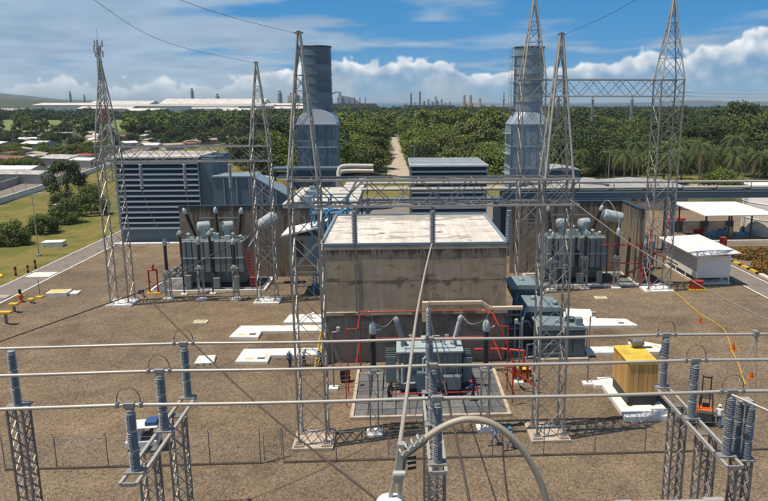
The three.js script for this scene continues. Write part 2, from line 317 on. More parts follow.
function gantry(label, x0, x1, y0, y1, z, d, seed) {
  const t = thing('gantry_beam', label, 'gantry beam', [x0, y0, z], 0, 'lattice beams between the towers'), L = x1 - x0, h = y1 - y0, n = Math.round(L / 1.9), s = L / n, r = rng(seed), hd = d / 2;
  for (const y of [0, h]) for (const q of [-hd, hd]) bar(t, 'chord', [0, y, q], [L, y, q], 0.15, q > 0 ? MT.steelC : MT.steel);
  for (let k = 0; k < n; k++) {
    const a = k * s, b = a + s, e = k % 2, mt = braceMats[Math.floor(r() * 3)];
    for (const q of [-hd, hd]) { bar(t, 'brace', [a, e ? h : 0, q], [b, e ? 0 : h, q], 0.085, mt, UB, 0.06); if (q > 0) bar(t, 'brace', [a, e ? 0 : h, q], [b, e ? h : 0, q], 0.075, MT.steel, UB, 0.05); }
    for (const y of [0, h]) bar(t, 'brace', [a, y, e ? hd : -hd], [b, y, e ? -hd : hd], 0.08, mt, UB, 0.05);
    if (e) for (const y of [0, h]) bar(t, 'strut', [a, y, -hd], [a, y, hd], 0.08, MT.steelB);
  }
  return t;
}
gantry('lattice beam of the nearest gantry, crossing in front of the concrete building roof', -7.9, 12.7, 17.95, 19.75, -49.05, 1.9, 11);
gantry('lattice beam of the left gantry, above the louvred filter house', -36.3, -15.4, 17.95, 19.75, -87.5, 2.0, 12);
gantry('high lattice beam of the right gantry, crossing against the clouds', 15.6, 36.5, 25.7, 27.75, -90.6, 2.6, 13);

// ---------------------------------------------------------------- insulators
function shedGeo(L, r0, r1, n, seg = 12) {            // ribbed insulator body standing on y = 0
  const p = [[0, 0], [r0, 0]]; const s = L / n;
  for (let k = 0; k < n; k++) { const y = k * s; p.push([r0, y + s * 0.18], [r1, y + s * 0.42], [r1 * 0.97, y + s * 0.52], [r0, y + s * 0.80]); }
  p.push([r0, L], [0, L]); return lathe(p, seg);
}
const postG = shedGeo(0.76, 0.085, 0.195, 9, 14), flangeG = M(new THREE.CylinderGeometry(0.16, 0.16, 0.09, 12));
const stringG = shedGeo(2.3, 0.15, 0.235, 19, 12);
function postInsulator(parent, x, y, z, segs = 3, L = 2.6) {   // stacked porcelain units between flanges
  const seg = (L - 0.1 * (segs + 1)) / segs, g = [], f = [];
  for (let k = 0; k < segs; k++) { const q = postG.clone(); q.scale(1, seg / 0.76, 1); q.translate(0, 0.1 + k * (seg + 0.1), 0); g.push(q); }
  for (let k = 0; k <= segs; k++) { const q = flangeG.clone(); q.translate(0, 0.05 + k * (seg + 0.1), 0); f.push(q); }
  const m = mesh('post_insulator', M(g), MT.porcelain, parent, [x, y, z]); f.forEach(q => mesh('flange', q, MT.greyShed, m)); return m;
}
function insulatorString(label, x, y, z, len = 2.7, group) {
  const t = thing('insulator_string', label, 'insulator', [x, y - len, z], 0, group);
  const g = stringG.clone(); g.scale(1, (len - 0.4) / 2.3, 1); g.translate(0, 0.2, 0);
  mesh('disc_stack', g, MT.porcelain, t);
  mesh('hanger', M(cyl([0, len - 0.22, 0], [0, len + 0.06, 0], 0.035, 0.035, 6), box(-0.09, 0.09, len - 0.12, len + 0.02, -0.05, 0.05)), MT.steelB, t);
  mesh('clamp', M(box(-0.11, 0.11, -0.05, 0.08, -0.11, 0.11, 0.03), cyl([0, 0.05, 0], [0, 0.22, 0], 0.04, 0.04, 6)), MT.steelB, t);
  return t;
}
const sg = 'insulator strings under the nearest gantry beam';
insulatorString('grey insulator string hanging at the left end of the nearest gantry beam', -3.05, 17.85, -48.2, 2.7, sg);
insulatorString('grey insulator string hanging from the middle of the nearest gantry beam', 2.39, 17.85, -48.2, 2.7, sg);
insulatorString('grey insulator string hanging at the right end of the nearest gantry beam', 7.75, 17.85, -48.2, 2.7, sg);
[[-31.0, 'left'], [-25.8, 'middle'], [-20.4, 'right']].forEach(([x, n]) => insulatorString(`insulator string hanging at the ${n} of the left gantry beam`, x, 17.87, -86.55, 3.4, 'insulator strings under the left gantry beam'));
[[20.9, 'left'], [25.4, 'middle'], [30.6, 'right']].forEach(([x, n]) => insulatorString(`insulator string hanging at the ${n} of the high right gantry beam`, x, 25.6, -91.8, 3.2, 'insulator strings under the right gantry beam'));

// ---------------------------------------------------------------- tubular bus in front
const BZ = [-31.45, -28.05, -24.7], BY = 14.05;
const busNames = ['farthest of the three pale bus tubes crossing the whole view', 'middle one of the three pale bus tubes crossing the whole view', 'nearest of the three pale bus tubes crossing the whole view'];
BZ.forEach((z, i) => {
  const t = thing('bus_tube', busNames[i], 'bus tube', [0, BY, z], 0, 'aluminium bus tubes');
  const xs = [-46, -10, 1.4, 12.8, 46], n = xs.length - 1;
  for (let k = 0; k < n; k++) {
    const pts = []; for (let q = 0; q <= 8; q++) { const u = q / 8, x = lerp(xs[k] + (k ? 0.16 : 0), xs[k + 1] - 0.16, u); pts.push([x, -0.05 * Math.sin(u * Math.PI) * (xs[k + 1] - xs[k]) / 12, 0]); }
    mesh('tube', tube(pts, 0.068, 16, 10), MT.alu, t);
  }
  for (const x of [-10, 1.4, 12.8]) {
    mesh('support_clamp', M(box(x - 0.22, x + 0.22, -0.1, 0.11, -0.11, 0.11, 0.04), box(x - 0.13, x + 0.13, -0.2, 0.02, -0.1, 0.1)), MT.steel, t);
    if (x !== 1.4) {
      const pts = []; for (let q = 0; q <= 12; q++) { const a = Math.PI * q / 12; pts.push([x - 0.43 * Math.cos(a), 0.08 + 0.62 * Math.pow(Math.sin(a), 0.75), 0.02 * i]); }
      mesh('flexible_loop', tube(pts, 0.02, 30, 6), MT.cableDull, t);
      for (const s of [-1, 1]) mesh('end_clamp', box(x + s * 0.43 - 0.06, x + s * 0.43 + 0.06, -0.1, 0.12, -0.1, 0.1, 0.03), MT.steel, t);
    }
  }
});
function column(parent, x, z, y1, w, seed) {
  const t = new THREE.Group(); t.name = 'column'; t.position.set(x, 0, z); parent.add(t); const hw = w / 2;
  for (const [a, b] of [[-1, 1], [1, 1], [1, -1], [-1, -1]]) bar(t, 'leg', [a * hw, 0.2, b * hw], [a * hw, y1, b * hw], 0.085, MT.steelB);
  lattice(t, w, w, 0.25, y1 - 0.1, 0.6, 0.05, seed, 99);
  mesh('cap_plate', box(-hw - 0.03, hw + 0.03, y1, y1 + 0.06, -hw + 0.12, hw - 0.12), MT.steelB, t);
  mesh('footing', box(-hw - 0.3, hw + 0.3, -0.1, 0.2, -hw - 0.3, hw + 0.3), MT.concrete, t);
}
function busSupport(label, x, cols, z0, z1, insZ, rw, matRail, dx = 0) {
  const t = thing('bus_support', label, 'bus support', [x, 0, 0], 0, 'lattice supports of the bus tubes'), y = 11.3;
  cols.forEach(([cx, cz], i) => column(t, cx, cz, y - 0.2, 0.62, 100 + i * 7 + Math.round(x)));
  for (const s of [-1, 1]) { const m = mesh('rail', M(box(dx + s * rw - 0.035, dx + s * rw + 0.035, y - 0.1, y + 0.03, z0, z1), box(dx + s * rw - 0.06, dx + s * rw + 0.06, y + 0.03, y + 0.055, z0, z1)), matRail, t); }
  for (const z of insZ) { mesh('insulator_plate', box(dx - rw - 0.05, dx + rw + 0.05, y + 0.064, y + 0.12, z - 0.24, z + 0.24), MT.steel, t); postInsulator(t, 0, y + 0.12, z, 3, BY - y - 0.30); }
  for (const z of [z0 + 0.05, z1 - 0.05]) mesh('cross_piece', box(dx - rw + 0.06, dx + rw - 0.06, y - 0.12, y + 0.02, z - 0.05, z + 0.05), MT.steel, t);
  return t;
}
busSupport('left bus support: three grey post insulators on a slanting frame over two lattice columns', -10, [[-0.1, -30.0], [-0.3, -26.9]], -31.8, -23.9, BZ, 0.3, MT.steelC);
busSupport('centre bus support seen end on, its three insulators in one line', 1.4, [[0, -30.3], [0, -25.2]], -31.8, -24.1, BZ, 0.3, MT.alu);
busSupport('right bus support: three post insulators on a frame beside the yellow crate', 12.8, [[0.15, -29.8], [0.25, -27.0]], -31.8, -23.9, BZ, 0.3, MT.steelC);
{
  const t = thing('bus_support', 'lattice column with one insulator at the left edge of the picture', 'bus support', [-17.72, 0, -31.3], 0, 'lattice supports of the bus tubes');
  column(t, 0, 0, 11.1, 0.68, 170); mesh('insulator_plate', box(-0.5, 0.5, 11.165, 11.24, -0.4, 0.4), MT.steel, t); postInsulator(t, 0, 11.24, 0, 3, 2.66);
  const s = thing('switch_support', 'lattice column with a pair of insulators side by side, rightmost in the foreground', 'switch support', [13.55, 0, -24.9], 0);
  column(s, 0, 0, 11.05, 0.58, 180); mesh('insulator_plate', box(-0.45, 0.45, 11.11, 11.17, -0.35, 0.35), MT.steel, s);
  postInsulator(s, -0.14, 11.17, -0.25, 3, 2.3); postInsulator(s, 0.12, 11.17, 0.12, 3, 2.3);
  mesh('contact_head', box(-0.28, 0.28, 13.47, 13.56, -0.4, 0.25, 0.03), MT.alu, s);
  mesh('switch_arm', pipe([[-0.8, 13.95, 0.25], [0.65, 13.58, 1.7], [4.95, 12.6, 4.3]], 0.055, 8), MT.alu, s);
}

// ---------------------------------------------------------------- central concrete building
const stain = (w, h, W, H, base, seed, fn) => tex(w, h, W, H, (u, v, i, j) => {
  const n = fbm(u * W * 0.9, v * H * 0.9, seed, 5), f = hash(i, j, seed), str = fbm(u * W * 3.2, v * H * 0.25, seed + 3, 4);
  let c = scl(base, 0.72 + 0.5 * n + 0.14 * (f - 0.5) + 0.42 * (str - 0.5));
  return fn ? fn(c, u * W, v * H, n, str) : c;
});
const wallBase = [0.35, 0.29, 0.212], mould = [0.075, 0.062, 0.050];
const wallUp = stain(1024, 512, 17.6, 6.6, wallBase, 201, (c, x, y, n, s) => {
  // dark runs hanging from the roof edge, mould along the mid joint, replastered paler squares
  const run = smooth(0.50, 0.74, s + 0.35 * smooth(5.2, 6.5, y) - 0.10) * smooth(4.0, 6.4, y);
  const joint = smooth(0.58, 0.86, fbm(x * 1.5, y * 3, 214, 6) + 0.30 * Math.exp(-Math.abs(y - 3.1) * 2.4) - 0.04 + 0.12 * (hash(Math.floor(x * 40), Math.floor(y * 40), 3) - 0.5));
  const patch = (x > 4.3 && x < 5.9 && y > 0.2 && y < 6.1) || (x > 11.0 && x < 13.1 && y > 3.2) ? 0.10 : 0;
  c = mixc(c, [0.36, 0.31, 0.25], patch * 3.5);
  return mixc(c, mould, clamp(0.85 * run + 0.72 * joint));
});
const wallLow = stain(1024, 512, 17.6, 5.2, [0.25, 0.222, 0.19], 231, (c, x, y, n, s) => mixc(c, mould, clamp(0.62 * smooth(0.5, 0.85, fbm(x * 1.2, y * 2, 240, 6) + 0.28 * smooth(3.6, 5.1, y) - 0.06))));
const roofTop = stain(1024, 1024, 17.6, 17.4, [0.62, 0.59, 0.535], 251, (c, x, y, n, s) => {
  const pond = smooth(0.50, 0.60, fbm(x * 0.42 + 2, y * 0.9, 262, 5) + 0.30 * smooth(13.4, 15.2, y) * smooth(9, 3, Math.abs(x - 7)) - 0.10);
  const d = Math.min(Math.hypot(x - 5.6, (y - 6.2) * 1.2), Math.hypot(x - 11.6, (y - 6.6) * 1.2));
  c = mixc(c, [0.22, 0.195, 0.165], pond * 0.7); c = mixc(c, [0.07, 0.055, 0.045], smooth(0.62, 0.25, d + 0.35 * (n - 0.5)));
  return mixc(c, [0.42, 0.39, 0.35], smooth(0.58, 0.75, fbm(x * 0.9, y * 0.9, 270, 6)) * 0.3);
});
const wm = (t, x0, y0) => { t.offset.set(-x0 * t.repeat.x, -y0 * t.repeat.y); return t; };
{
  const t = thing('switchgear_building', 'big windowless concrete building with stained walls and pale flat roof', 'building', [0, 0, 0]);
  const x0 = -7.35, x1 = 10.35, zf = -65, zb = -82.6, H = 11.8;
  const mu = std(null, { map: wm(wallUp, x0, 5.1), roughness: 0.92 }), ml = std(null, { map: wm(wallLow, x0, 0), roughness: 0.92 });
  mesh('lower_wall', M(box(x0, x1, -0.1, 4.95, zb, zf - 0.25)), ml, t);
  const jt = [x0, -4.1, 2.1, 5.9, x1];                       // cast panels with open joints
  for (let k = 0; k < 4; k++) for (const [ya, yb] of [[5.3, 8.25], [8.29, 11.35]]) mesh('wall_panel', box(jt[k] + 0.015, jt[k + 1] - 0.015, ya, yb, zf - 0.3, zf + (k % 2 ? 0.012 : 0)), mu, t);
  mesh('core_wall', box(x0 + 0.04, x1 - 0.04, 4.95, 11.3, zb + 0.02, zf - 0.31), mu, t);
  mesh('ledge', box(x0 - 0.12, x1 + 0.12, 4.95, 5.28, zf - 0.4, zf + 0.28, 0.02), std(null, { map: wm(stain(512, 64, 17.8, 1, [0.40, 0.35, 0.28], 281, (c, x, y, n) => mixc(c, mould, 0.8 * smooth(0.5, 0.62, fbm(x * 0.9, y, 290, 4)))), x0, 4.95), roughness: 0.9 }), t);
  mesh('roof_slab', box(x0 - 0.1, x1 + 0.1, 11.36, 11.72, zb - 0.1, zf + 0.1), MT.concrete, t);
  const rt = mesh('roof_surface', box(x0 - 0.02, x1 + 0.02, 11.724, 11.76, zb, zf), std(null, { map: (() => { roofTop.offset.set(-x0 / 17.6, -(-zf) / 17.4); return roofTop; })(), roughness: 0.9 }), t);
  for (const [a, b, c, d] of [[x0 - 0.1, x1 + 0.1, zf - 0.12, zf + 0.12], [x0 - 0.1, x0 + 0.14, zb, zf - 0.125], [x1 - 0.14, x1 + 0.1, zb, zf - 0.125], [x0 - 0.1, x1 + 0.1, zb - 0.12, zb - 0.004]]) mesh('roof_edge', box(a, b, 11.765, 11.98, c, d), MT.blueLite, t);
  for (const x of [-4.1, 2.1]) mesh('vertical_conduit', cyl([x, 0.1, zf + 0.12], [x, 11.6, zf + 0.12], 0.06, 0.06, 6), MT.steelB, t);
}
tag(mesh('bus_duct', M(box(2.2, 2.8, 4.4, 6.35, -64.62, -64.05, 0.03), box(2.82, 7.9, 6.02, 6.35, -64.6, -64.2, 0.03), prism([[7.9, 6.02], [8.72, 5.42], [8.72, 5.75], [7.95, 6.35]], -64.6, -64.2), box(8.73, 11.9, 5.42, 5.75, -64.6, -64.2, 0.03)), MT.cream, scene), 'cream cranked duct running along the front wall of the concrete building', 'duct');

// ---------------------------------------------------------------- centre transformer with its pit
const gratT = [0, 1, 2, 3].map(k => std(null, { map: grainy([[0.115, 0.12, 0.125], [0.14, 0.145, 0.148], [0.095, 0.10, 0.107], [0.155, 0.155, 0.15]][k], 0.5, 1.6, 300 + k, 0.4), roughness: 0.8 }));
function pit(label, x0, x1, z0, z1, nx, nz, white) {
  const t = thing('transformer_pit', label, 'pit', [0, 0, 0]), b = 0.28, r = rng(nx * 31 + nz), mt = white ? MT.padWhite : footMat;
  for (const [a, c, d, e] of [[x0, x1, z1 - b, z1], [x0, x1, z0, z0 + b], [x0, x0 + b, z0 + b, z1 - b], [x1 - b, x1, z0 + b, z1 - b]]) mesh('kerb', box(a, c, -0.1, 0.3, d, e, 0.02), mt, t);
  mesh('pit_floor', box(x0 + b, x1 - b, -0.08, 0.05, z0 + b, z1 - b), MT.dark, t);
  const w = (x1 - x0 - 2 * b) / nx, d = (z1 - z0 - 2 * b) / nz, g = box(-w / 2 + 0.035, w / 2 - 0.035, 0.055, 0.16, -d / 2 + 0.035, d / 2 - 0.035, 0.01);
  for (let i = 0; i < nx; i++) for (let j = 0; j < nz; j++) { const m = mesh('grating_panel', g, gratT[Math.floor(r() * 4)], t, [x0 + b + (i + 0.5) * w, (r() - 0.5) * 0.02, z0 + b + (j + 0.5) * d]); }
  return t;
}
pit('grey slab-covered pit with stone kerb under the centre transformer', -4.05, 9.0, -63.4, -52.35, 11, 7, false);
function bushing(parent, a, b, r, mat, n = 12) {       // ribbed bushing leaning from a to b, with metal head
  const A = V(...a), B = V(...b), L = A.distanceTo(B), q = new THREE.Quaternion().setFromUnitVectors(UPV, B.clone().sub(A).normalize());
  const g = shedGeo(L * 0.78, r * 0.62, r, n, 10); g.scale(1, 1, 1);
  const m = mesh('bushing', g, mat, parent, a); m.quaternion.copy(q);
  mesh('bushing_head', M(lathe([[0, L * 0.78], [r * 0.85, L * 0.79], [r * 0.95, L * 0.82], [r * 0.95, L * 0.92], [r * 0.6, L * 0.96], [r * 0.25, L], [0, L]], 10)), MT.xfLite, m);
  mesh('bushing_turret', lathe([[0, -0.35], [r * 1.25, -0.35], [r * 1.25, 0.02], [r * 0.8, 0.06], [0, 0.06]], 10), MT.xf, m);
  return m;
}
{
  const t = thing('transformer', 'blue-grey transformer in the pit before the concrete building, three pale bushings', 'transformer', [0, 0, 0], 0, 'power transformers');
  const x0 = -0.15, x1 = 5.35, zf = -57.2, zb = -60.4;
  mesh('base_frame', M(box(x0 + 0.2, x1 - 0.2, 0.16, 0.55, zb + 0.2, zf - 0.2), box(x0 - 0.6, x1 + 0.9, 0.16, 0.36, zf - 0.9, zf - 0.6)), MT.dark, t);
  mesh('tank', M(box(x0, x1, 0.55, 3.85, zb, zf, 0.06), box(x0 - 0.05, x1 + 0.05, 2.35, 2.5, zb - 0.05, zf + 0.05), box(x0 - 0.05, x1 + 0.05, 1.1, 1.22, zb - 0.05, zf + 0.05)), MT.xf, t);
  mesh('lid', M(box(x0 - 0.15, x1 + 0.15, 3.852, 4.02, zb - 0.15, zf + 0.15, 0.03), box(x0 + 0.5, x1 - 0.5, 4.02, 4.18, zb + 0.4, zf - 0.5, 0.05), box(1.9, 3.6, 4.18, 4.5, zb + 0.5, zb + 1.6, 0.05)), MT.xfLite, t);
  for (const x of [x0 + 0.5, 1.5, 3.9, x1 - 0.4]) mesh('stiffener', box(x - 0.06, x + 0.06, 0.6, 3.8, zf, zf + 0.14), MT.xf, t);
  mesh('control_cabinet', M(box(1.45, 2.55, 0.5, 2.3, zf + 0.2, zf + 0.75, 0.03), box(1.55, 2.45, 0.6, 2.2, zf + 0.75, zf + 0.78)), MT.blue, t);
  mesh('control_cabinet', M(box(3.6, 5.2, 0.7, 1.9, zf + 0.2, zf + 0.8, 0.03)), MT.xf, t);
  mesh('oil_pipe', pipe([[0.2, 3.0, zf + 0.3], [0.2, 1.2, zf + 0.3], [1.3, 1.2, zf + 0.3]], 0.09, 8), MT.xfLite, t);
  mesh('oil_pipe', pipe([[2.0, 2.3, zf + 0.4], [2.0, 3.4, zf + 0.35], [2.3, 3.6, zf + 0.05]], 0.08, 8), MT.xfLite, t);
  mesh('oil_pipe', pipe([[2.7, 2.1, zf + 0.4], [2.7, 3.3, zf + 0.35], [2.7, 3.4, zf + 0.05]], 0.08, 8), MT.xfLite, t);
  for (let k = 0; k < 5; k++) { mesh('radiator_panel', box(x0 - 1.1, x0 - 0.2, 0.9, 3.3, zb + 0.3 + k * 0.55, zb + 0.42 + k * 0.55), MT.xf, t); mesh('radiator_panel', box(x1 + 0.2, x1 + 1.0, 0.9, 3.1, zb + 0.3 + k * 0.55, zb + 0.42 + k * 0.55), MT.xf, t); }
  bushing(t, [0.35, 4.3, -58.4], [-0.35, 6.9, -58.0], 0.24, MT.greyShed);
  bushing(t, [2.6, 4.75, -59.4], [2.55, 7.3, -59.2], 0.24, MT.greyShed);
  bushing(t, [4.75, 4.3, -58.4], [5.35, 6.95, -58.0], 0.24, MT.greyShed);
  for (const [x, z] of [[1.1, -58.0], [1.0, -59.6], [3.9, -58.2], [4.2, -59.5]]) mesh('valve', M(cyl([x, 4.15, z], [x, 4.7, z], 0.1, 0.08, 8), cyl([x - 0.2, 4.62, z], [x + 0.2, 4.62, z], 0.05, 0.05, 6)), MT.xfLite, t);
}
{ // red spray piping round the pit
  const r = 0.055, ring = (y, x0, x1, z0, z1, open) => pipe(open ? [[x0, y, z1], [x0, y, z0 + 1], [x0 + 1, y, z0], [x1 - 1, y, z0], [x1, y, z0 + 1], [x1, y, z1]] : [[x0, y, z1], [x0, y, z0], [x1, y, z0], [x1, y, z1], [x0, y, z1]], r, 6);
  const t = thing('deluge_piping', 'red fire water piping looped round the centre transformer', 'pipes', [0, 0, 0]);
  mesh('upper_ring', ring(6.0, -3.6, 8.6, -62.4, -57.5, true), MT.red, t);
  mesh('middle_ring', ring(3.4, -3.7, 8.7, -62.5, -56.4, true), MT.red, t);
  mesh('lower_ring', ring(0.62, -0.9, 6.6, -61.5, -56.1, false), MT.red, t);
  for (const [x, z, h] of [[-4.5, -57.5, 6], [-4.5, -55.0, 3.4], [9.4, -57.5, 6], [9.4, -54.6, 3.4], [-3.7, -62.5, 6], [8.7, -62.5, 6]]) mesh('standpipe', pipe([[x, 0.1, z], [x, h, z], [x + (x < 2 ? 0.85 : -0.75), h, z]], r, 6), MT.red, t);
  mesh('feed_pipe', pipe([[12.2, 0.4, -57.0], [10.4, 1.6, -57.4], [8.8, 5.6, -58.0]], 0.1, 8), MT.red, t);
  mesh('feed_pipe', pipe([[7.0, 2.2, -62.3], [9.6, 2.2, -62.3], [11.6, 2.2, -61.6], [11.6, 0.1, -61.6]], 0.13, 8), MT.red, t);
  for (const x of [10.4, 11.0, 11.6]) mesh('valve', M(cyl([x, 0, -59.6], [x, 1.7, -59.6], 0.12, 0.12, 8), lathe([[0, 1.6], [0.3, 1.6], [0.3, 1.72], [0, 1.72]], 10).translate(x, 0, -59.6), cyl([x - 0.35, 1.0, -59.6], [x + 0.35, 1.0, -59.6], 0.16, 0.16, 8)), MT.red, t);
}
// arrester stands
function arresterStand(label, x, z, hs, hb, ht, mat, group, foot = MT.padWhite) {
  const t = thing('surge_arrester', label, 'surge arrester', [x, 0, z], 0, group), w = 0.62, hw = w / 2;
  mesh('footing', M(box(-0.62, 0.62, -0.1, 0.16, -0.62, 0.62, 0.03), box(-0.4, 0.4, 0.16, 0.28, -0.4, 0.4, 0.02)), foot, t);
  for (const [a, b] of [[-1, 1], [1, 1], [1, -1], [-1, -1]]) bar(t, 'leg', [a * hw, 0.28, b * hw], [a * hw, hs, b * hw], 0.09, MT.steel);
  const n = Math.round((hs - 0.3) / 0.95), F = [[[-hw, hw], [hw, hw]], [[hw, hw], [hw, -hw]], [[-hw, -hw], [-hw, hw]]];
  for (let k = 0; k < n; k++) for (const [a, b] of F) { const ya = 0.3 + k * (hs - 0.3) / n, yb = 0.3 + (k + 1) * (hs - 0.3) / n; bar(t, 'brace', [a[0], k % 2 ? yb : ya, a[1]], [b[0], k % 2 ? ya : yb, b[1]], 0.06, MT.steelC); }
  mesh('cap_plate', M(box(-0.45, 0.45, hs, hs + 0.1, -0.45, 0.45), lathe([[0, hs + 0.1], [0.36, hs + 0.1], [0.3, hs + 0.4], [0, hs + 0.4]], 10)), MT.steelC, t);
  const g = shedGeo(hb - hs - 0.4, 0.19, 0.245, 15, 12); g.translate(0, hs + 0.4, 0); mesh('arrester_body', g, mat, t);
  mesh('head', M(lathe([[0, hb], [0.2, hb], [0.28, hb + 0.12], [0.29, hb + (ht - hb) * 0.6], [0.2, hb + (ht - hb) * 0.85], [0.08, ht], [0, ht]], 10), cyl([0.3, hb + 0.3, 0], [0.65, hb + 0.42, 0], 0.05, 0.05, 6)), MT.xfLite, t);
  return t;
}
const ag = 'surge arresters beside the transformers';
arresterStand('black surge arrester on a lattice stand left of the centre transformer', -2.0, -49.9 - 0.2, 4.95, 8.0, 8.95, MT.blackShed, ag);
arresterStand('black surge arrester on a lattice stand right of the centre transformer', 6.55, -50.3, 4.95, 8.0, 8.95, MT.blackShed, ag);
arresterStand('surge arrester on a lattice stand, leftmost before the left rear transformer', -29.9, -89.6, 3.4, 7.0, 8.0, MT.brownShed, ag);
arresterStand('surge arrester on a lattice stand before the middle of the left rear transformer', -25.4, -88.6, 4.2, 7.3, 8.3, MT.brownShed, ag);
arresterStand('surge arrester on a lattice stand before the right end of the left rear transformer', -21.0, -88.6, 4.2, 7.2, 8.1, MT.brownShed, ag);
arresterStand('surge arrester behind the tall lattice tower before the right rear transformer', 20.6, -90.6, 4.2, 7.2, 8.2, MT.brownShed, ag);
arresterStand('surge arrester on a lattice stand before the middle of the right rear transformer', 25.3, -91.6, 4.2, 7.2, 8.2, MT.brownShed, ag);
arresterStand('surge arrester on a lattice stand, rightmost before the right rear transformer', 29.7, -91.6, 4.2, 7.3, 8.4, MT.brownShed, ag);
for (const [x, z, h, s] of [[-28.4, -91.2, 8.7, 'left'], [-24.7, -91.4, 8.6, 'right']]) {
  const t = thing('post_insulator_stand', `slim pole topped by a grey cap before the left rear transformer, ${s} of two`, 'insulator stand', [x, 0, z], 0, 'slim capped poles');
  mesh('pole', cyl([0, 0, 0], [0, h - 3.6, 0], 0.1, 0.1, 8), MT.dark, t); const g = shedGeo(2.8, 0.13, 0.2, 12, 10); g.translate(0, h - 3.6, 0); mesh('insulator', g, MT.brownShed, t);
  mesh('cap', lathe([[0, h - 0.8], [0.42, h - 0.8], [0.46, h - 0.5], [0.3, h - 0.2], [0.1, h], [0, h]], 10), MT.xfGrey, t); mesh('footing', box(-0.4, 0.4, -0.1, 0.2, -0.4, 0.4), MT.padWhite, t);
}

// ---------------------------------------------------------------- rear transformers and their blast walls
function rearTransformer(label, x, z, side) {
  const t = thing('transformer', label, 'transformer', [x, 0, z], 0, 'power transformers');
  mesh('base_frame', M(box(-4.0, 4.0, 0.16, 0.6, -4.4, -1.4), box(-4.3, 4.3, 0.16, 0.45, -1.2, -0.8)), MT.dark, t);
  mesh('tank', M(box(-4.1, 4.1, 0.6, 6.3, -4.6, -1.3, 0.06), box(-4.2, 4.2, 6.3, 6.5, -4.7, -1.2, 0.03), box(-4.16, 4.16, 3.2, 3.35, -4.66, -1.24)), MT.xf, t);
  for (let bank = 0; bank < 2; bank++) for (let k = 0; k < 5; k++) { const xx = -4.1 + bank * 4.45 + k * 0.78; mesh('radiator_panel', box(xx, xx + 0.68, 2.4, 6.6, -0.95, 0.12, 0.05), k % 2 ? MT.xf : MT.xfGrey, t); }
  for (const bx of [-4.1, 0.35]) mesh('radiator_header', M(cyl([bx, 6.45, -0.45], [bx + 3.8, 6.45, -0.45], 0.11, 0.11, 8), cyl([bx, 2.5, -0.45], [bx + 3.8, 2.5, -0.45], 0.11, 0.11, 8), cyl([bx + 1.9, 6.3, -0.45], [bx + 1.9, 6.3, -1.4], 0.13, 0.13, 8)), MT.xfGrey, t);
  mesh('brace_bar', box(-4.2, 4.25, 4.3, 4.42, 0.125, 0.19), MT.xfLite, t);
  for (const xx of [-3.0, -0.4, 2.4]) mesh('fan', lathe([[0, 0], [0.45, 0], [0.45, 0.25], [0.38, 0.25], [0.38, 0.06], [0, 0.06]], 12).rotateX(Math.PI / 2).translate(xx, 1.8, -0.9), MT.xfGrey, t);
  mesh('conduit_box', M(box(-1.0, 0.6, 6.5, 7.4, -2.6, -1.6, 0.04), box(1.4, 2.2, 6.5, 7.1, -2.0, -1.5, 0.04)), MT.xfLite, t);
  for (const xx of [-1.7, 1.5]) mesh('oil_cooler', M(lathe([[0, -0.85], [0.52, -0.82], [0.66, -0.7], [0.66, 0.7], [0.52, 0.82], [0, 0.85]], 14).rotateZ(Math.PI / 2).rotateY(0.5).translate(xx * side, 8.2, -3.0), box(xx * side - 0.35, xx * side + 0.35, 6.5, 7.8, -3.4, -2.6)), MT.xfLite, t);
  mesh('support_frame', M(box(-2.6, 2.8, 9.05, 9.2, -4.4, -4.2), ...[-2.5, 2.65].map(q => box(q, q + 0.14, 6.5, 9.05, -4.4, -4.25))), MT.xfGrey, t);
  for (const [bx, bw, bh] of [[-3.6, 0.8, 1.9], [0.0, 1.0, 1.5], [2.9, 0.7, 1.7]]) mesh('control_cabinet', M(box(bx, bx + bw, 0.2, 0.2 + bh, 0.25, 0.75, 0.03), box(bx + 0.08, bx + bw - 0.08, 0.3, bh + 0.1, 0.752, 0.78)), MT.xfGrey, t);
  for (const [bx, by] of [[-3.4, 7.2], [-0.2, 7.8], [2.6, 7.2], [3.6, 6.9]]) mesh('relay', M(cyl([bx, 6.5, -1.6], [bx, by, -1.6], 0.09, 0.09, 8), lathe([[0, 0], [0.22, 0], [0.25, 0.12], [0.2, 0.3], [0, 0.34]], 10).translate(bx, by, -1.6)), MT.xfLite, t);
  mesh('cable_tray', M(box(-4.3, 4.3, 6.66, 6.72, -1.15, -0.95), box(-4.3, -4.2, 0.5, 6.66, -1.15, -0.95)), MT.steelC, t);
  bushing(t, [-2.6 * side, 6.9, -2.4], [-4.0 * side, 10.9, -2.0], 0.3, MT.brownShed, 16);
  bushing(t, [0.3 * side, 6.9, -2.4], [0.25 * side, 11.0, -2.2], 0.3, MT.brownShed, 16);
  bushing(t, [3.2 * side, 6.9, -2.4], [3.8 * side, 10.9, -2.1], 0.3, MT.brownShed, 16);
  const c = mesh('conservator', M(lathe([[0, -1.5], [0.55, -1.45], [0.8, -1.2], [0.8, 1.2], [0.55, 1.45], [0, 1.5]], 16).rotateZ(side > 0 ? -1.0 : 1.35).translate(side > 0 ? 7.2 : 5.6, side > 0 ? 9.0 : 9.2, -2.3)), MT.xfLite, t);
  mesh('oil_pipe', side > 0 ? pipe([[4.1, 4.6, -1.0], [6.4, 8.0, -2.2]], 0.22, 8) : pipe([[4.0, 6.6, -2.2], [5.0, 8.5, -2.3]], 0.13, 8), MT.xfGrey, t);
  mesh('conservator_post', M(...(side > 0 ? [6.9, 7.6] : [5.1, 6.2]).map(q => cyl([q, 0.16, -2.4], [q, 8.4, -2.4], 0.12, 0.12, 6))), MT.xfGrey, t);
  return t;
}
pit('dark slab-covered pit with white kerb under the left rear transformer', -33.4, -18.0, -99.4, -92.3, 10, 4, true);
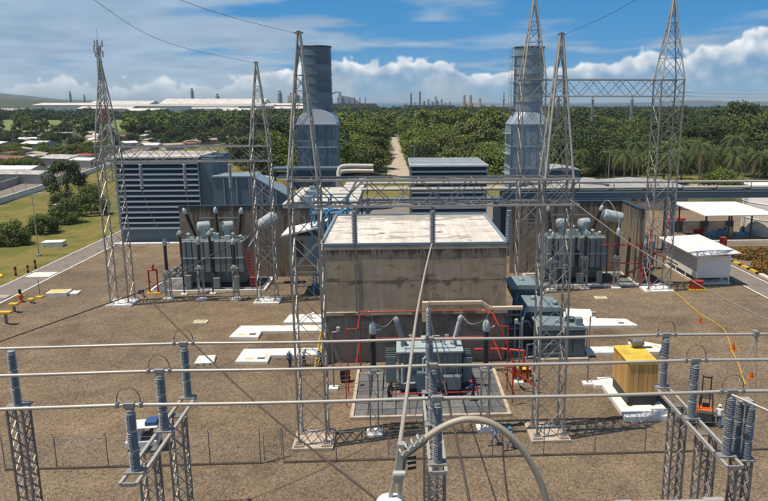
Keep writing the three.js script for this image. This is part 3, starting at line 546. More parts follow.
pit('dark slab-covered pit with white kerb under the right rear transformer', 18.2, 33.2, -99.6, -92.4, 10, 4, true);
rearTransformer('grey finned transformer before the left concrete blast wall', -25.2, -94, 1);
rearTransformer('grey finned transformer before the right concrete blast wall', 24.7, -94, -1);
function blastWall(label, segs, seed) {
  const t = thing('blast_wall', label, 'wall', [0, 0, 0], 0, 'concrete blast walls');
  const mt = std(null, { map: stain(512, 512, 16, 11, [0.27, 0.222, 0.17], seed, (c, x, y, n, s) => mixc(c, mould, clamp(0.85 * smooth(0.46, 0.7, s + 0.34 * smooth(7, 11, y) - 0.08)))), roughness: 0.92 });
  for (const [x0, x1, z0, z1, h] of segs) {
    const alongX = x1 - x0 > z1 - z0, L = alongX ? x1 - x0 : z1 - z0, n = Math.max(1, Math.round(L / 5));
    for (let k = 0; k < n; k++) for (const [ya, yb] of [[-0.1, h / 2 - 0.015], [h / 2 + 0.015, h]]) { const a = k * L / n + 0.012, b = (k + 1) * L / n - 0.012; mesh('wall_panel', alongX ? box(x0 + a, x0 + b, ya, yb, z0, z1) : box(x0, x1, ya, yb, z0 + a, z0 + b), mt, t); }
    mesh('coping', alongX ? box(x0, x1, h + 0.004, h + 0.18, z0 - 0.06, z1 + 0.06) : box(x0 - 0.06, x1 + 0.06, h + 0.004, h + 0.18, z0, z1), MT.blueDark, t);
  }
}
blastWall('stained concrete blast wall behind the left rear transformer', [[-31.2, -12.3, -101.0, -100.5, 10.4]], 311);
blastWall('stained concrete blast wall turning a corner behind the right rear transformer', [[16.5, 33.0, -101.4, -100.9, 10.6], [33.02, 33.6, -101.4, -92.6, 10.6]], 312);

// ---------------------------------------------------------------- louvred filter houses
function filterHouse(label, x0, x1, zf, zb, H, n, skirt, side, roofMat) {
  const t = thing('filter_house', label, 'filter house', [0, 0, 0], 0, 'louvred filter houses'), p = (H - skirt - 0.4) / n;
  mesh('housing', M(box(x0, x1, skirt, H - 0.35, zb, zf - 0.6)), MT.blueDark, t);
  mesh('skirt', M(box(x0 + 0.1, x1 - 0.1, -0.05, skirt - 0.01, zb, zf - 0.3)), MT.blue, t);
  const hg = prism([[0, p * 0.78], [0.62, p * 0.14], [0.62, p * 0.06], [0.56, p * 0.06], [0, p * 0.66]], 0, x1 - x0 - 0.3, 'z');   // sloped weather hood
  hg.rotateY(-Math.PI / 2); hg.translate(0, 0, 0);
  const hood = uvm(hg);
  for (let k = 0; k < n; k++) mesh('louvre', hood, k % 3 ? MT.blueMid : MT.blue, t, [x1 - 0.15, skirt + k * p, zf - 0.58]);
  for (let k = 0; k < n; k++) mesh('louvre_lip', box(x0 + 0.15, x1 - 0.15, skirt + k * p - p * 0.03, skirt + k * p + p * 0.27, zf + 0.02, zf + 0.09), MT.lipPale, t);
  for (const x of [x0, x1 - 0.14]) mesh('corner_post', box(x - 0.01, x + 0.15, skirt, H - 0.3, zf - 0.62, zf + 0.08), MT.blueLite, t);
  mesh('roof', M(box(x0 - 0.25, x1 + 0.25, H - 0.34, H, zb - 0.2, zf + 0.25, 0.04)), roofMat, t);
  mesh('fascia', box(x0 - 0.26, x1 + 0.26, H - 0.32, H - 0.02, zf + 0.255, zf + 0.3), MT.white, t);
  const m = Math.floor((zf - zb) / 2.4); for (let k = 1; k < m; k++) mesh('roof_rib', box(x0 - 0.1, x1 + 0.1, H + 0.002, H + 0.09, zb + k * 2.4 - 0.06, zb + k * 2.4 + 0.06), roofMat, t);
  if (side) for (let k = 0; k < 4; k++) mesh('side_panel', box(x1 + 0.005, x1 + side, skirt + 0.2, H - 0.5 + (k % 2) * 0.25, zf - 1.6 - k * 4.2, zf - 1.6 - k * 4.2 + 1.2 + (k ? 2.6 : 0)), MT.blue, t);
  return t;
}
filterHouse('tall blue louvred filter house behind the left lattice tower', -50.0, -35.4, -127, -141, 15.6, 13, 2.6, 2.4, MT.paleRoof);
filterHouse('blue louvred filter house beyond the concrete building roof, beside the avenue', 2.4, 16.6, -130, -147, 13.6, 12, 1.5, 0, MT.roofBlue);
tag(mesh('footing_slab', box(-51, -34, -0.05, 0.3, -126.2, -125.2), MT.padWhite, scene), 'white footing strip along the front of the tall left filter house', 'slab');

// ---------------------------------------------------------------- exhaust stacks
function squareToRound(hw, hd, r, y0, y1, n = 32) {
  const pos = [], id = [];
  const sq = a => { const c = Math.cos(a), s = Math.sin(a), k = Math.min(hw / Math.max(1e-6, Math.abs(c)), hd / Math.max(1e-6, Math.abs(s))); return [c * k, s * k]; };
  for (let i = 0; i <= n; i++) { const a = i / n * 2 * Math.PI + Math.PI / n * 0, [x, z] = sq(a); pos.push(x, y0, z, r * Math.cos(a), y1, r * Math.sin(a)); }
  for (let i = 0; i < n; i++) { const k = 2 * i; id.push(k, k + 1, k + 2, k + 1, k + 3, k + 2); }
  const g = new THREE.BufferGeometry(); g.setAttribute('position', new THREE.Float32BufferAttribute(pos, 3)); g.setIndex(id); const q = g.toNonIndexed(); q.computeVertexNormals(); return uvm(q);
}
const stackM = (cs, s0) => [0, 1, 2].map(k => std(null, { map: stain(256, 256, 6, 4, cs[k], s0 + k, (c, x, y, n, s) => mixc(c, [0.22, 0.27, 0.30], 0.5 * smooth(0.55, 0.7, s))), roughness: 0.42, metalness: 0.2 }));
const stackD = stackM([[0.115, 0.165, 0.21], [0.14, 0.195, 0.245], [0.10, 0.15, 0.195]], 330), stackP = stackM([[0.25, 0.32, 0.37], [0.30, 0.37, 0.42], [0.22, 0.29, 0.345]], 340);
function stack(label, x, z, o) {
  const stackT = o.pale ? stackP : stackD, t = thing('exhaust_stack', label, 'stack', [x, 0, z], 0, 'exhaust stacks'), { hw, r, y1 = 20, y2 = 22.9, top = 37.3, gal } = o, n = 7, H = (top - y2) / n;
  for (let k = 0; k < n; k++) { mesh('stack_ring', new THREE.CylinderGeometry(r, r, H - 0.06, 36, 1, k < n - 1 ? true : true).translate(0, y2 + (k + 0.5) * H, 0), stackT[k % 3], t); mesh('flange', new THREE.CylinderGeometry(r + 0.14, r + 0.14, 0.16, 36).translate(0, y2 + k * H, 0), MT.stack, t); }
  mesh('rim', lathe([[r - 0.3, top - 0.3], [r + 0.15, top - 0.3], [r + 0.15, top], [r - 0.3, top], [r - 0.3, top - 3]], 36), MT.blueDark, t);
  if (gal) mesh('transition', squareToRound(hw, hw, r + 0.05, y1, y2, 40), MT.stackLite, t);
  else { const p = []; for (let k = 0; k <= 24; k++) { const a = Math.PI * k / 24; p.push([-hw * Math.cos(a), y1 + 0.19 + (y2 - y1 + 0.3) * Math.sin(a)]); } mesh('vaulted_hood', prism(p.reverse(), -hw, hw), std([0.62, 0.66, 0.68], { roughness: 0.35 }), t); }
  const m = 4;
  for (let k = 0; k < m; k++) for (let i = 0; i < 4; i++) {         // casing panels between stiffeners
    const ya = k * y1 / m, w = 2 * hw / 4, xa = -hw + i * w;
    mesh('casing_panel', box(xa + 0.04, xa + w - 0.04, ya + 0.06, ya + y1 / m - 0.06, hw - 0.3, hw), stackT[(k + i) % 3], t);
    mesh('casing_panel', box(-hw, -hw + 0.3, ya + 0.06, ya + y1 / m - 0.06, xa + 0.04, xa + w - (i === 3 ? 0.32 : 0.04)), stackT[(k + i + 1) % 3], t);
    mesh('casing_panel', box(hw - 0.3, hw, ya + 0.06, ya + y1 / m - 0.06, xa + 0.04, xa + w - (i === 3 ? 0.32 : 0.04)), stackT[(k + i + 2) % 3], t);
  }
  mesh('casing_core', box(-hw + 0.32, hw - 0.32, 0, y1 - 0.05, -hw + 0.02, hw - 0.32), MT.blueDark, t);
  for (let k = 0; k <= m; k++) mesh('stiffener', M(box(-hw - 0.12, hw + 0.12, k * y1 / m - 0.12, k * y1 / m + 0.12, hw - 0.2, hw + 0.14), box(-hw - 0.14, -hw + 0.1, k * y1 / m - 0.12, k * y1 / m + 0.12, -hw, hw - 0.21), box(hw - 0.1, hw + 0.14, k * y1 / m - 0.12, k * y1 / m + 0.12, -hw, hw - 0.21)), MT.stackLite, t);
  for (const q of [-hw, -hw / 3, hw / 3, hw]) mesh('stiffener', box(q - 0.08, q + 0.08, 0, y1 - 0.13, hw + 0.005, hw + 0.12), MT.stack, t);
  if (gal) {                                               // ladder cage and landings on the lit side
    for (let k = 0; k < 5; k++) { const y = y2 + 0.6 + k * 2.9; mesh('landing', M(box(-r - 1.0, -r + 0.2, y, y + 0.08, -1.2, 1.6), box(-r - 1.0, -r - 0.95, y + 1.0, y + 1.06, -1.2, 1.6), ...[-1.15, 0.2, 1.55].map(q => box(-r - 1.0, -r - 0.95, y + 0.08, y + 1.0, q, q + 0.05))), MT.steelC, t); }
    for (let k = 0; k < 4; k++) { const y = 4 + k * 4.6; mesh('landing', M(box(-hw - 0.9, -hw, y, y + 0.08, -3, hw), box(-hw - 0.9, -hw - 0.85, y + 1.0, y + 1.06, -3, hw), ...[-2.9, 0, hw - 0.06].map(q => box(-hw - 0.9, -hw - 0.85, y + 0.08, y + 1, q, q + 0.05))), MT.stackLite, t); }
    mesh('ladder', M(...[-0.25, 0.25].map(q => box(-r - 0.45, -r - 0.4, y2, top, q, q + 0.05)), ...Array.from({ length: 28 }, (_, k) => box(-r - 0.44, -r - 0.4, y2 + k * 0.5, y2 + k * 0.5 + 0.04, -0.2, 0.25))), MT.steelC, t);
    mesh('corner_rail', M(...[-1.1, 1.5].map(q => box(-r - 1.0, -r - 0.92, y2, top, q, q + 0.08))), MT.steelC, t);
  } else mesh('casing_roof', box(-hw - 0.3, hw + 0.3, y1 - 0.04, y1 + 0.18, -hw - 0.3, hw + 0.3), MT.stackLite, t);
}
stack('blue-grey round exhaust stack on a square casing, behind the nearest left tower', -18.1, -165, { hw: 4.4, r: 3.35 });
stack('pale blue exhaust stack with ladder landings, behind the tall right tower', 30.4, -165, { hw: 4.5, r: 3.4, gal: true, pale: true });

// ---------------------------------------------------------------- plant behind the concrete building
const one = (name, label, cat, geo, mat, group) => tag(mesh(name, geo, mat, scene), label, cat, group);
{
  let t = thing('inlet_duct', 'blue sloping inlet duct beside the tall left filter house', 'duct', [0, 0, 0]);
  mesh('casing', prism([[-32.6, 0], [-19.0, 0], [-19.0, 8.2], [-25.6, 12.0], [-32.6, 12.0]], -131, -125), MT.blue, t);
  mesh('sloping_cover', prism([[-18.8, 8.2], [-18.8, 8.4], [-25.6, 12.24], [-32.7, 12.24], [-32.7, 12.02], [-25.6, 12.02]], -131.2, -124.8), MT.blueLite, t);
  for (const x of [-30.6, -28.4, -26.2, -24.0, -21.6]) mesh('stiffener', box(x - 0.1, x + 0.1, 0.1, Math.min(11.9, 12 - Math.max(0, x + 25.6) * 0.576), -125, -124.82), MT.blueLite, t);
  t = thing('turbine_enclosure', 'low pale-roofed enclosure behind the left blast wall', 'enclosure', [0, 0, 0]);
  mesh('wall', box(-19.0, -7.8, 0, 8.0, -140, -112), MT.blue, t); mesh('roof', box(-19.3, -7.5, 8.004, 8.35, -140.3, -111.6, 0.03), MT.paleRoof, t);
  for (const z of [-119, -126, -133]) mesh('roof_vent', M(box(-16.5, -14.7, 8.36, 9.3, z - 0.7, z + 0.7, 0.05), box(-16.7, -14.5, 9.3, 9.42, z - 0.9, z + 0.9)), MT.blueLite, t);
  t = thing('boiler_platform', 'blue steel platform before the left exhaust stack', 'platform', [0, 0, 0]);
  mesh('deck', box(-27, -12.6, 10.6, 11.1, -157, -152), MT.blue, t); mesh('upper_deck', box(-26, -13.4, 9.0, 9.3, -157, -152), MT.blueLite, t);
  for (const x of [-26.6, -23.2, -18.6, -13.1]) mesh('post', box(x, x + 0.45, 0, 10.58, -152.6, -152.1), MT.blueDark, t);
  mesh('cladding', M(box(-23.0, -21.2, 6.4, 10.5, -153.4, -152.8), box(-16.6, -14.0, 6.4, 10.5, -153.4, -152.8)), MT.blue, t);
  t = thing('exhaust_duct', 'pair of pale rectangular ducts running away beside the blue pipe rack', 'duct', [0, 0, 0]);
  for (const x of [-10.4, -8.2]) { mesh('duct_run', box(x, x + 1.7, 8.0, 9.2, -150, -106, 0.1), MT.paleRoof, t); for (let k = 0; k < 9; k++) mesh('flange', box(x - 0.08, x + 1.78, 7.95, 9.3, -146 + k * 4.6, -145.86 + k * 4.6), MT.steelC, t); }
  mesh('outlet_elbow', M(tube([[-12.6, 9.0, -150], [-12.6, 10.6, -150.6], [-11.4, 11.6, -151], [-5.2, 11.6, -151]], 0.42, 24, 12), tube([[-12.6, 9.0, -151.4], [-12.6, 9.7, -152], [-11.4, 10.4, -152.4], [-5.2, 10.4, -152.4]], 0.42, 24, 12), box(-13.2, -12.0, 0, 9.0, -151.8, -149.6)), MT.paleRoof, t);
  mesh('duct_leg', M(box(-10.3, -10.0, 0, 7.98, -107, -106.6), box(-6.9, -6.6, 0, 7.98, -107, -106.6), box(-10.3, -10.0, 0, 7.98, -130, -129.6), box(-6.9, -6.6, 0, 7.98, -130, -129.6)), MT.blueDark, t);
  mesh('plenum', box(-10.6, -6.3, 6.2, 8.6, -105.9, -103.4, 0.1), MT.paleRoof, t);
  mesh('plenum_leg', M(...[[-10.3, -105.4], [-6.8, -105.4], [-10.3, -103.9], [-6.8, -103.9]].map(([x, z]) => box(x - 0.12, x + 0.12, 0, 6.22, z - 0.12, z + 0.12))), MT.blueDark, t);
  t = thing('pipe_rack', 'bright blue handrails and pipes beside the roof corner of the concrete building', 'pipe rack', [0, 0, 0]);
  for (const [x, z] of [[-11.2, -90], [-8.9, -90], [-6.6, -90], [-11.2, -93], [-8.9, -93], [-6.6, -93]]) mesh('post', box(x - 0.11, x + 0.11, 0, 13.0, z - 0.11, z + 0.11), MT.blueBright, t);
  for (const y of [9.3, 10.9, 12.0, 13.0]) { mesh('rail', box(-11.2, -6.6, y - 0.06, y + 0.06, -89.86, -89.72), MT.blueBright, t); mesh('rail', box(-11.2, -6.6, y - 0.06, y + 0.06, -93.3, -93.14), MT.blueBright, t); }
  mesh('walkway', box(-11.4, -6.4, 10.7, 10.84, -93.0, -89.9), MT.blue, t);
  for (const [x, z] of [[-10.2, -89.4], [-9.6, -89.4], [-7.8, -89.4]]) mesh('riser', pipe([[x, 0, z], [x, 10.2, z], [x + 0.8, 11.4, z], [x + 1.8, 11.4, z - 1]], 0.16, 8), MT.blueBright, t);
  t = thing('relay_kiosk', 'grey kiosk with flat white roof left of the concrete building', 'kiosk', [0, 0, 0]);
  mesh('roof', prism([[-15.1, 8.0], [-9.6, 9.2], [-9.6, 9.38], [-15.1, 8.2]], -95.5, -89.2), MT.padWhite, t);
  mesh('body', M(box(-14.3, -10.2, 4.6, 8.0, -94.6, -90.0, 0.03)), MT.xfGrey, t);
  for (const [x, z] of [[-14.1, -90.2], [-10.4, -90.2], [-14.1, -94.4], [-10.4, -94.4]]) mesh('leg', box(x - 0.15, x + 0.15, 0, 4.58, z - 0.15, z + 0.15), MT.steelB, t);
  mesh('hatch', box(-13.6, -12.4, 5.2, 7.4, -89.99, -89.92), MT.dark, t);
  t = thing('pump_house', 'dark blue box building right of the louvred house beyond the roof', 'building', [0, 0, 0]);
  mesh('wall', box(17.0, 26.2, 0, 8.2, -124, -114), MT.blueDark, t); mesh('roof', box(16.8, 26.4, 8.204, 8.5, -124.2, -113.8), MT.blue, t); mesh('door', box(19.2, 21.0, 0.1, 3.4, -113.99, -113.9), MT.blue, t);
  // pipe bridge crossing behind the transformers
  t = thing('pipe_bridge', 'long blue girder bridge carrying pale pipes behind the right transformer', 'pipe bridge', [0, 0, 0]);
  mesh('girder', M(box(17, 110, 9.5, 10.4, -113.2, -112.95), box(17, 110, 10.4, 10.5, -113.4, -112.75), box(17, 110, 9.4, 9.5, -113.4, -112.75)), MT.blue, t); mesh('light_beam', box(-6, 16.99, 9.3, 9.62, -113.3, -112.9), MT.blue, t);
  mesh('girder', M(box(17, 110, 9.5, 10.4, -116.1, -115.85), box(17, 110, 10.4, 10.5, -116.3, -115.65)), MT.blue, t);
  for (const x of [-5, 18, 29, 45.6, 84]) { mesh('leg', M(box(x - 0.28, x + 0.28, 0, x < 0 ? 9.29 : 9.39, -113.3, -112.85), box(x - 0.28, x + 0.28, 0, 9.39, -116.2, -115.8)), MT.blue, t); mesh('cross_head', box(x - 0.14, x + 0.14, 10.51, 10.7, -116.2, -112.8), MT.blueDark, t); }
  mesh('pipe', pipe([[-6, 12.1, -113.4], [40, 12.1, -113.4], [110, 12.1, -113.4]], 0.2, 8), MT.alu, t);
  mesh('pipe', pipe([[-6, 10.98, -114.4], [110, 10.98, -114.4]], 0.24, 8), MT.alu, t);
  mesh('pipe', pipe([[-6, 10.95, -115.3], [110, 10.95, -115.3]], 0.22, 8), MT.alu, t);
  for (let k = 0; k < 20; k++) { const x = -5 + k * 5.8; mesh('pipe_stand', M(box(x - 0.06, x + 0.06, x < 17 ? 9.63 : 10.505, 11.88, -113.46, -113.34), box(x - (x < 17 ? 0.08 : 0.3), x + (x < 17 ? 0.08 : 0.3), 10.505, 10.74, -115.5, x < 17 ? -113.3 : -114.2)), MT.steelB, t); }
  const roofGrey = std(null, { map: grainy([0.30, 0.31, 0.31], 0.2, 7, 405, 0.4), roughness: 0.7 });
  // sheds behind the bridge
  const shed = (label, x0, x1, z0, z1, h, roof, wall) => { const s = thing('plant_shed', label, 'shed', [0, 0, 0], 0, 'low sheds behind the pipe bridge'); mesh('wall', box(x0, x1, -0.05, h, z0, z1), wall, s); mesh('roof', prism([[x0 - 0.3, h + 0.01], [x1 + 0.3, h + 0.01], [x1 + 0.3, h + 0.25], [(x0 + x1) / 2, h + 0.8], [x0 - 0.3, h + 0.25]], z0 - 0.3, z1 + 0.3), roof, s); mesh('door', box(x0 + 0.8, x0 + 2.6, 0, 2.6, z1 + 0.005, z1 + 0.07), MT.dark, s); for (let k = 0; k < 3; k++) mesh('window', box(x0 + 3.4 + k * 2.2, x0 + 4.8 + k * 2.2, h * 0.45, h * 0.75, z1 + 0.005, z1 + 0.06), MT.glass, s); };
  shed('low shed with white roof just right of the tall right tower lattice', 36.0, 47.5, -168, -156, 6.6, roofGrey, MT.blue);
  shed('grey-roofed low shed behind the pipe bridge, next to the white-roofed one', 51, 68, -178, -160, 5.2, roofGrey, MT.concrete);
  shed('small blue shed below the right exhaust stack', 37.4, 46, -186, -176, 8.0, roofGrey, MT.blue);
  shed('pale-roofed shed far left of the bridge pipes, behind the right blast wall', 26, 41, -138, -126, 8.4, roofGrey, MT.blue);
  shed('long shed with dull roof between filter house and left stack', -33, -27.5, -160, -142, 8.0, MT.paleRoof, MT.blue);
  // three small exhaust hoods on the shed roof
  const lamp = (label, x, z, h, arm) => { const s = thing('street_lamp', label, 'street lamp', [x, 0, z], 0, 'lamp posts'); mesh('pole', cyl([0, 0, 0], [0, h, 0], 0.11, 0.06, 8), MT.steelC, s); mesh('arm', pipe([[0, h, 0], [arm * 0.5, h + 0.25, 0], [arm, h + 0.25, 0]], 0.05, 6), MT.steelC, s); mesh('lamp_head', box(Math.min(arm * 0.7, arm * 1.25), Math.max(arm * 0.7, arm * 1.25), h + 0.14, h + 0.32, -0.16, 0.16, 0.05), MT.steelC, s); mesh('footing', box(-0.3, 0.3, -0.05, 0.25, -0.3, 0.3), MT.concrete, s); };
  lamp('lamp post with one arm standing on the lawn at left', -59.6, -116.9, 10.2, 1.6);
  lamp('lamp post right of the far louvred house', 20.3, -165, 12.8, -0.9);
  lamp('lamp post left of the far louvred house, by the avenue', 3.9, -166, 14.6, -0.7);
  lamp('lamp post among the palms behind the pipe bridge', 55.5, -182, 12.0, -1.4);
}

// ---------------------------------------------------------------- right-hand yard
{
  let t = thing('white_shed', 'white shed with a broad white mono-pitch roof on the right', 'shed', [0, 0, 0]);
  mesh('plinth', box(41.4, 46.4, -0.05, 0.16, -104.6, -92.7), MT.padWhite, t);
  mesh('wall', M(box(41.5, 46.3, 0.9, 4.0, -93.1, -92.9), box(46.1, 46.3, 0.9, 4.0, -104.2, -93.11), box(41.5, 41.7, 0.9, 4.0, -104.2, -93.11), box(41.71, 46.09, 0.9, 4.0, -104.2, -104.0)), MT.white, t);
  for (const [x, z] of [[41.6, -93], [46.2, -93], [41.6, -96.8], [41.6, -100.4], [41.6, -104.1], [46.2, -104.1], [46.2, -98]]) mesh('post', box(x - 0.08, x + 0.08, 0.16, 0.89, z - 0.08, z + 0.08), MT.white, t);
  mesh('roof', prism([[40.6, 4.25], [47.0, 4.6], [47.0, 4.72], [40.6, 4.37]], -105.4, -91.5), MT.padWhite, t);
  for (const z of [-95.5, -98.8, -102]) mesh('pump_set', M(cyl([43, 0.62, z], [45.8, 0.62, z], 0.4, 0.4, 10), box(42.8, 46, 0.17, 0.3, z - 0.45, z + 0.45)), MT.dark, t);
  t = thing('canopy', 'open white canopy on dark posts beside the white tank', 'canopy', [0, 0, 0]);
  mesh('roof', (() => { const g = new THREE.BufferGeometry(), a = [[52.6, 6.0, -131.6], [65.2, 6.0, -131.2], [69.6, 4.7, -123.0], [55.6, 4.7, -122.6]], v = []; const q = (p, dy) => [p[0], p[1] + dy, p[2]]; const tri = (...p) => p.forEach(k => v.push(...k)); const T4 = (A, B, C, D) => { tri(A, B, C); tri(A, C, D); }; T4(...a.map(p => q(p, 0.14)).reverse()); T4(...a); for (let i = 0; i < 4; i++) { const A = a[i], B = a[(i + 1) % 4]; T4(A, q(A, 0.14), q(B, 0.14), B); } g.setAttribute('position', new THREE.Float32BufferAttribute(v, 3)); g.computeVertexNormals(); return uvm(g); })(), MT.padWhite, t);
  for (const [x, z, h] of [[56.2, -123.4, 4.8], [60.5, -123.5, 4.8], [64.8, -123.6, 4.8], [68.6, -123.7, 4.8], [54.2, -131.0, 5.9], [59.6, -131.0, 5.9], [64.6, -130.9, 5.9]]) mesh('post', box(x - 0.12, x + 0.12, 0, h, z - 0.12, z + 0.12), MT.dark, t);
  mesh('kerb', box(53.6, 75, -0.05, 0.35, -122.4, -122.0), MT.padWhite, t);
  const pump = (label, x, z, m) => { const s = thing('pump', label, 'pump', [x, 0, z], 0, 'pumps under the canopy'); mesh('bed', box(-0.9, 0.9, 0, 0.3, -0.5, 0.5), MT.concrete, s); mesh('motor', M(cyl([-0.7, 0.8, 0], [0.3, 0.8, 0], 0.42, 0.42, 12), box(-0.6, 0.1, 0.3, 0.6, -0.35, 0.35)), m, s); mesh('volute', M(cyl([0.62, 0.8, -0.3], [0.62, 0.8, 0.3], 0.5, 0.5, 12), cyl([0.62, 1.1, 0], [0.62, 1.9, 0], 0.16, 0.16, 8)), m, s); };
  ['blue pump at the left front under the canopy', 'blue pump second from the left under the canopy', 'blue pump third from the left under the canopy', 'blue pump at the right end under the canopy'].forEach((l, k) => pump(l, 58.2 + k * 2.7, -125.8 - (k % 2) * 1.6, MT.blueBright));
  pump('red pump at the back left under the canopy', 57.4, -129.6, MT.red); pump('red pump at the back middle under the canopy', 62.2, -129.4, MT.red);
  for (let k = 0; k < 3; k++) { const d = thing('cable_drum', ['wooden cable drum under the canopy at its left end', 'wooden cable drum under the canopy near its middle', 'wooden cable drum under the canopy at its right end'][k], 'cable drum', [59.4 + k * 3.3, 0, -128.2], 0.3 * k, 'cable drums'); for (const q of [-0.5, 0.42]) mesh('flange', cyl([0, 0.95, q], [0, 0.95, q + 0.08], 0.95, 0.95, 20), MT.cream, d); mesh('winding', cyl([0, 0.95, -0.42], [0, 0.95, 0.42], 0.62, 0.62, 16), MT.black, d); }
  { const d = thing('screen_wall', 'low pale wall closing the back of the canopy', 'wall', [0, 0, 0]); for (let k = 0; k < 7; k++) mesh('wall_panel', box(54 + k * 1.7, 55.64 + k * 1.7, -0.05, 2.2, -132.6, -132.4), k % 3 ? MT.concrete : MT.blueDark, d); }
  const barrel = (label, x, z, r, h, m, cat = 'barrel') => { const s = thing('barrel', label, cat, [x, 0, z], 0, 'red barrels'); mesh('drum', lathe([[0, 0.02], [r, 0.02], [r, h * 0.32], [r * 1.05, h * 0.34], [r, h * 0.36], [r, h * 0.65], [r * 1.05, h * 0.67], [r, h * 0.69], [r, h], [r * 0.92, h], [r * 0.92, h - 0.05], [0, h - 0.05]], 16), m, s); };
  barrel('red barrel standing on the gravel before the canopy', 56.6, -117.0, 0.62, 1.9, MT.red);
  barrel('red hose drum left of the canopy, left of two', 54.6, -136.5, 0.9, 2.1, MT.red); barrel('red hose drum left of the canopy, right of two', 57.0, -136.8, 0.9, 2.1, MT.red);
  t = thing('storage_tank', 'white cylindrical tank cut by the right edge of the picture', 'tank', [74.6, 0, -131], 0);
  mesh('shell', new THREE.CylinderGeometry(7.2, 7.2, 9.4, 48).translate(0, 4.7, 0), MT.padWhite, t); mesh('roof_cone', new THREE.ConeGeometry(7.3, 1.0, 48).translate(0, 9.92, 0), MT.padWhite, t);
  for (const y of [3.1, 6.2, 9.3]) mesh('ring', new THREE.TorusGeometry(7.22, 0.06, 6, 48).rotateX(Math.PI / 2).translate(0, y, 0), MT.white, t);
  mesh('ladder', M(...[-0.25, 0.25].map(q => box(-7.6, -7.55, 0, 10, q, q + 0.05)), ...Array.from({ length: 20 }, (_, k) => box(-7.6, -7.55, 0.3 + k * 0.48, 0.34 + k * 0.48, -0.2, 0.25))), MT.steelB, t);
  // kerb with yellow and black stripes
  t = thing('striped_kerb', 'kerb with yellow and black stripes along the hedge bed', 'kerb', [0, 0, 0]);
  for (let k = 0; k < 12; k++) mesh('kerb_block', box(53.0, 53.5, -0.05, 0.28, -108.5 + k * 0.9, -107.62 + k * 0.9), k % 3 === 2 ? MT.black : MT.yellow, t);
  for (let k = 0; k < 10; k++) mesh('kerb_block', box(53.0, 53.5, -0.05, 0.28, -97.6 + k * 1.6, -96.05 + k * 1.6), MT.padWhite, t);
  const cone = (label, x, z, h = 0.75) => { const s = thing('traffic_cone', label, 'cone', [x, 0, z], 0, 'traffic cones'); mesh('cone_body', lathe([[0, h], [0.04, h], [0.2, 0.05], [0, 0.05]], 12), MT.orange, s); mesh('base', box(-0.3, 0.3, 0, 0.05, -0.3, 0.3, 0.02), MT.orange, s); mesh('sleeve', lathe([[0.175 - 0.07, h * 0.45], [0.15 - 0.07 - 0.01, h * 0.65]], 12), MT.white, s); };
  cone('orange traffic cone near the upper end of the yellow hose', 34.7, -75.67, 0.9);
  cone('orange traffic cone beside the middle of the yellow hose', 34.28, -66.67, 1.0);
  cone('orange traffic cone nearest the right bus support', 32.44, -59.28, 0.8);
  t = thing('hydrant_box', 'red fire box on a pallet by the right wire', 'fire box', [40.4, 0, -90.2], 0); mesh('pallet', M(...[0, 1, 2, 3, 4].map(k => box(-1.2 + k * 0.5, -0.85 + k * 0.5, 0.1, 0.16, -0.8, 0.8)), box(-1.2, 1.2, 0, 0.1, -0.8, -0.6), box(-1.2, 1.2, 0, 0.1, 0.6, 0.8)), MT.yellow, t); mesh('cabinet', M(box(-0.75, 0.75, 0.165, 1.15, -0.5, 0.5, 0.05), box(-0.85, 0.85, 1.15, 1.3, -0.6, 0.6, 0.05)), MT.red, t);
  one('hose', 'yellow hose winding over the gravel from the rightmost tower', 'hose', tube([[37.04, 0.05, -90.09], [36.7, 0.05, -85.19], [36.17, 0.05, -79.93], [36.27, 0.05, -77.9], [36.41, 0.05, -73.74], [35.5, 0.05, -70.36], [34.04, 0.05, -66.39], [32.77, 0.05, -62.28], [31.09, 0.05, -57.71]], 0.045, 60, 6), MT.yellow);
}

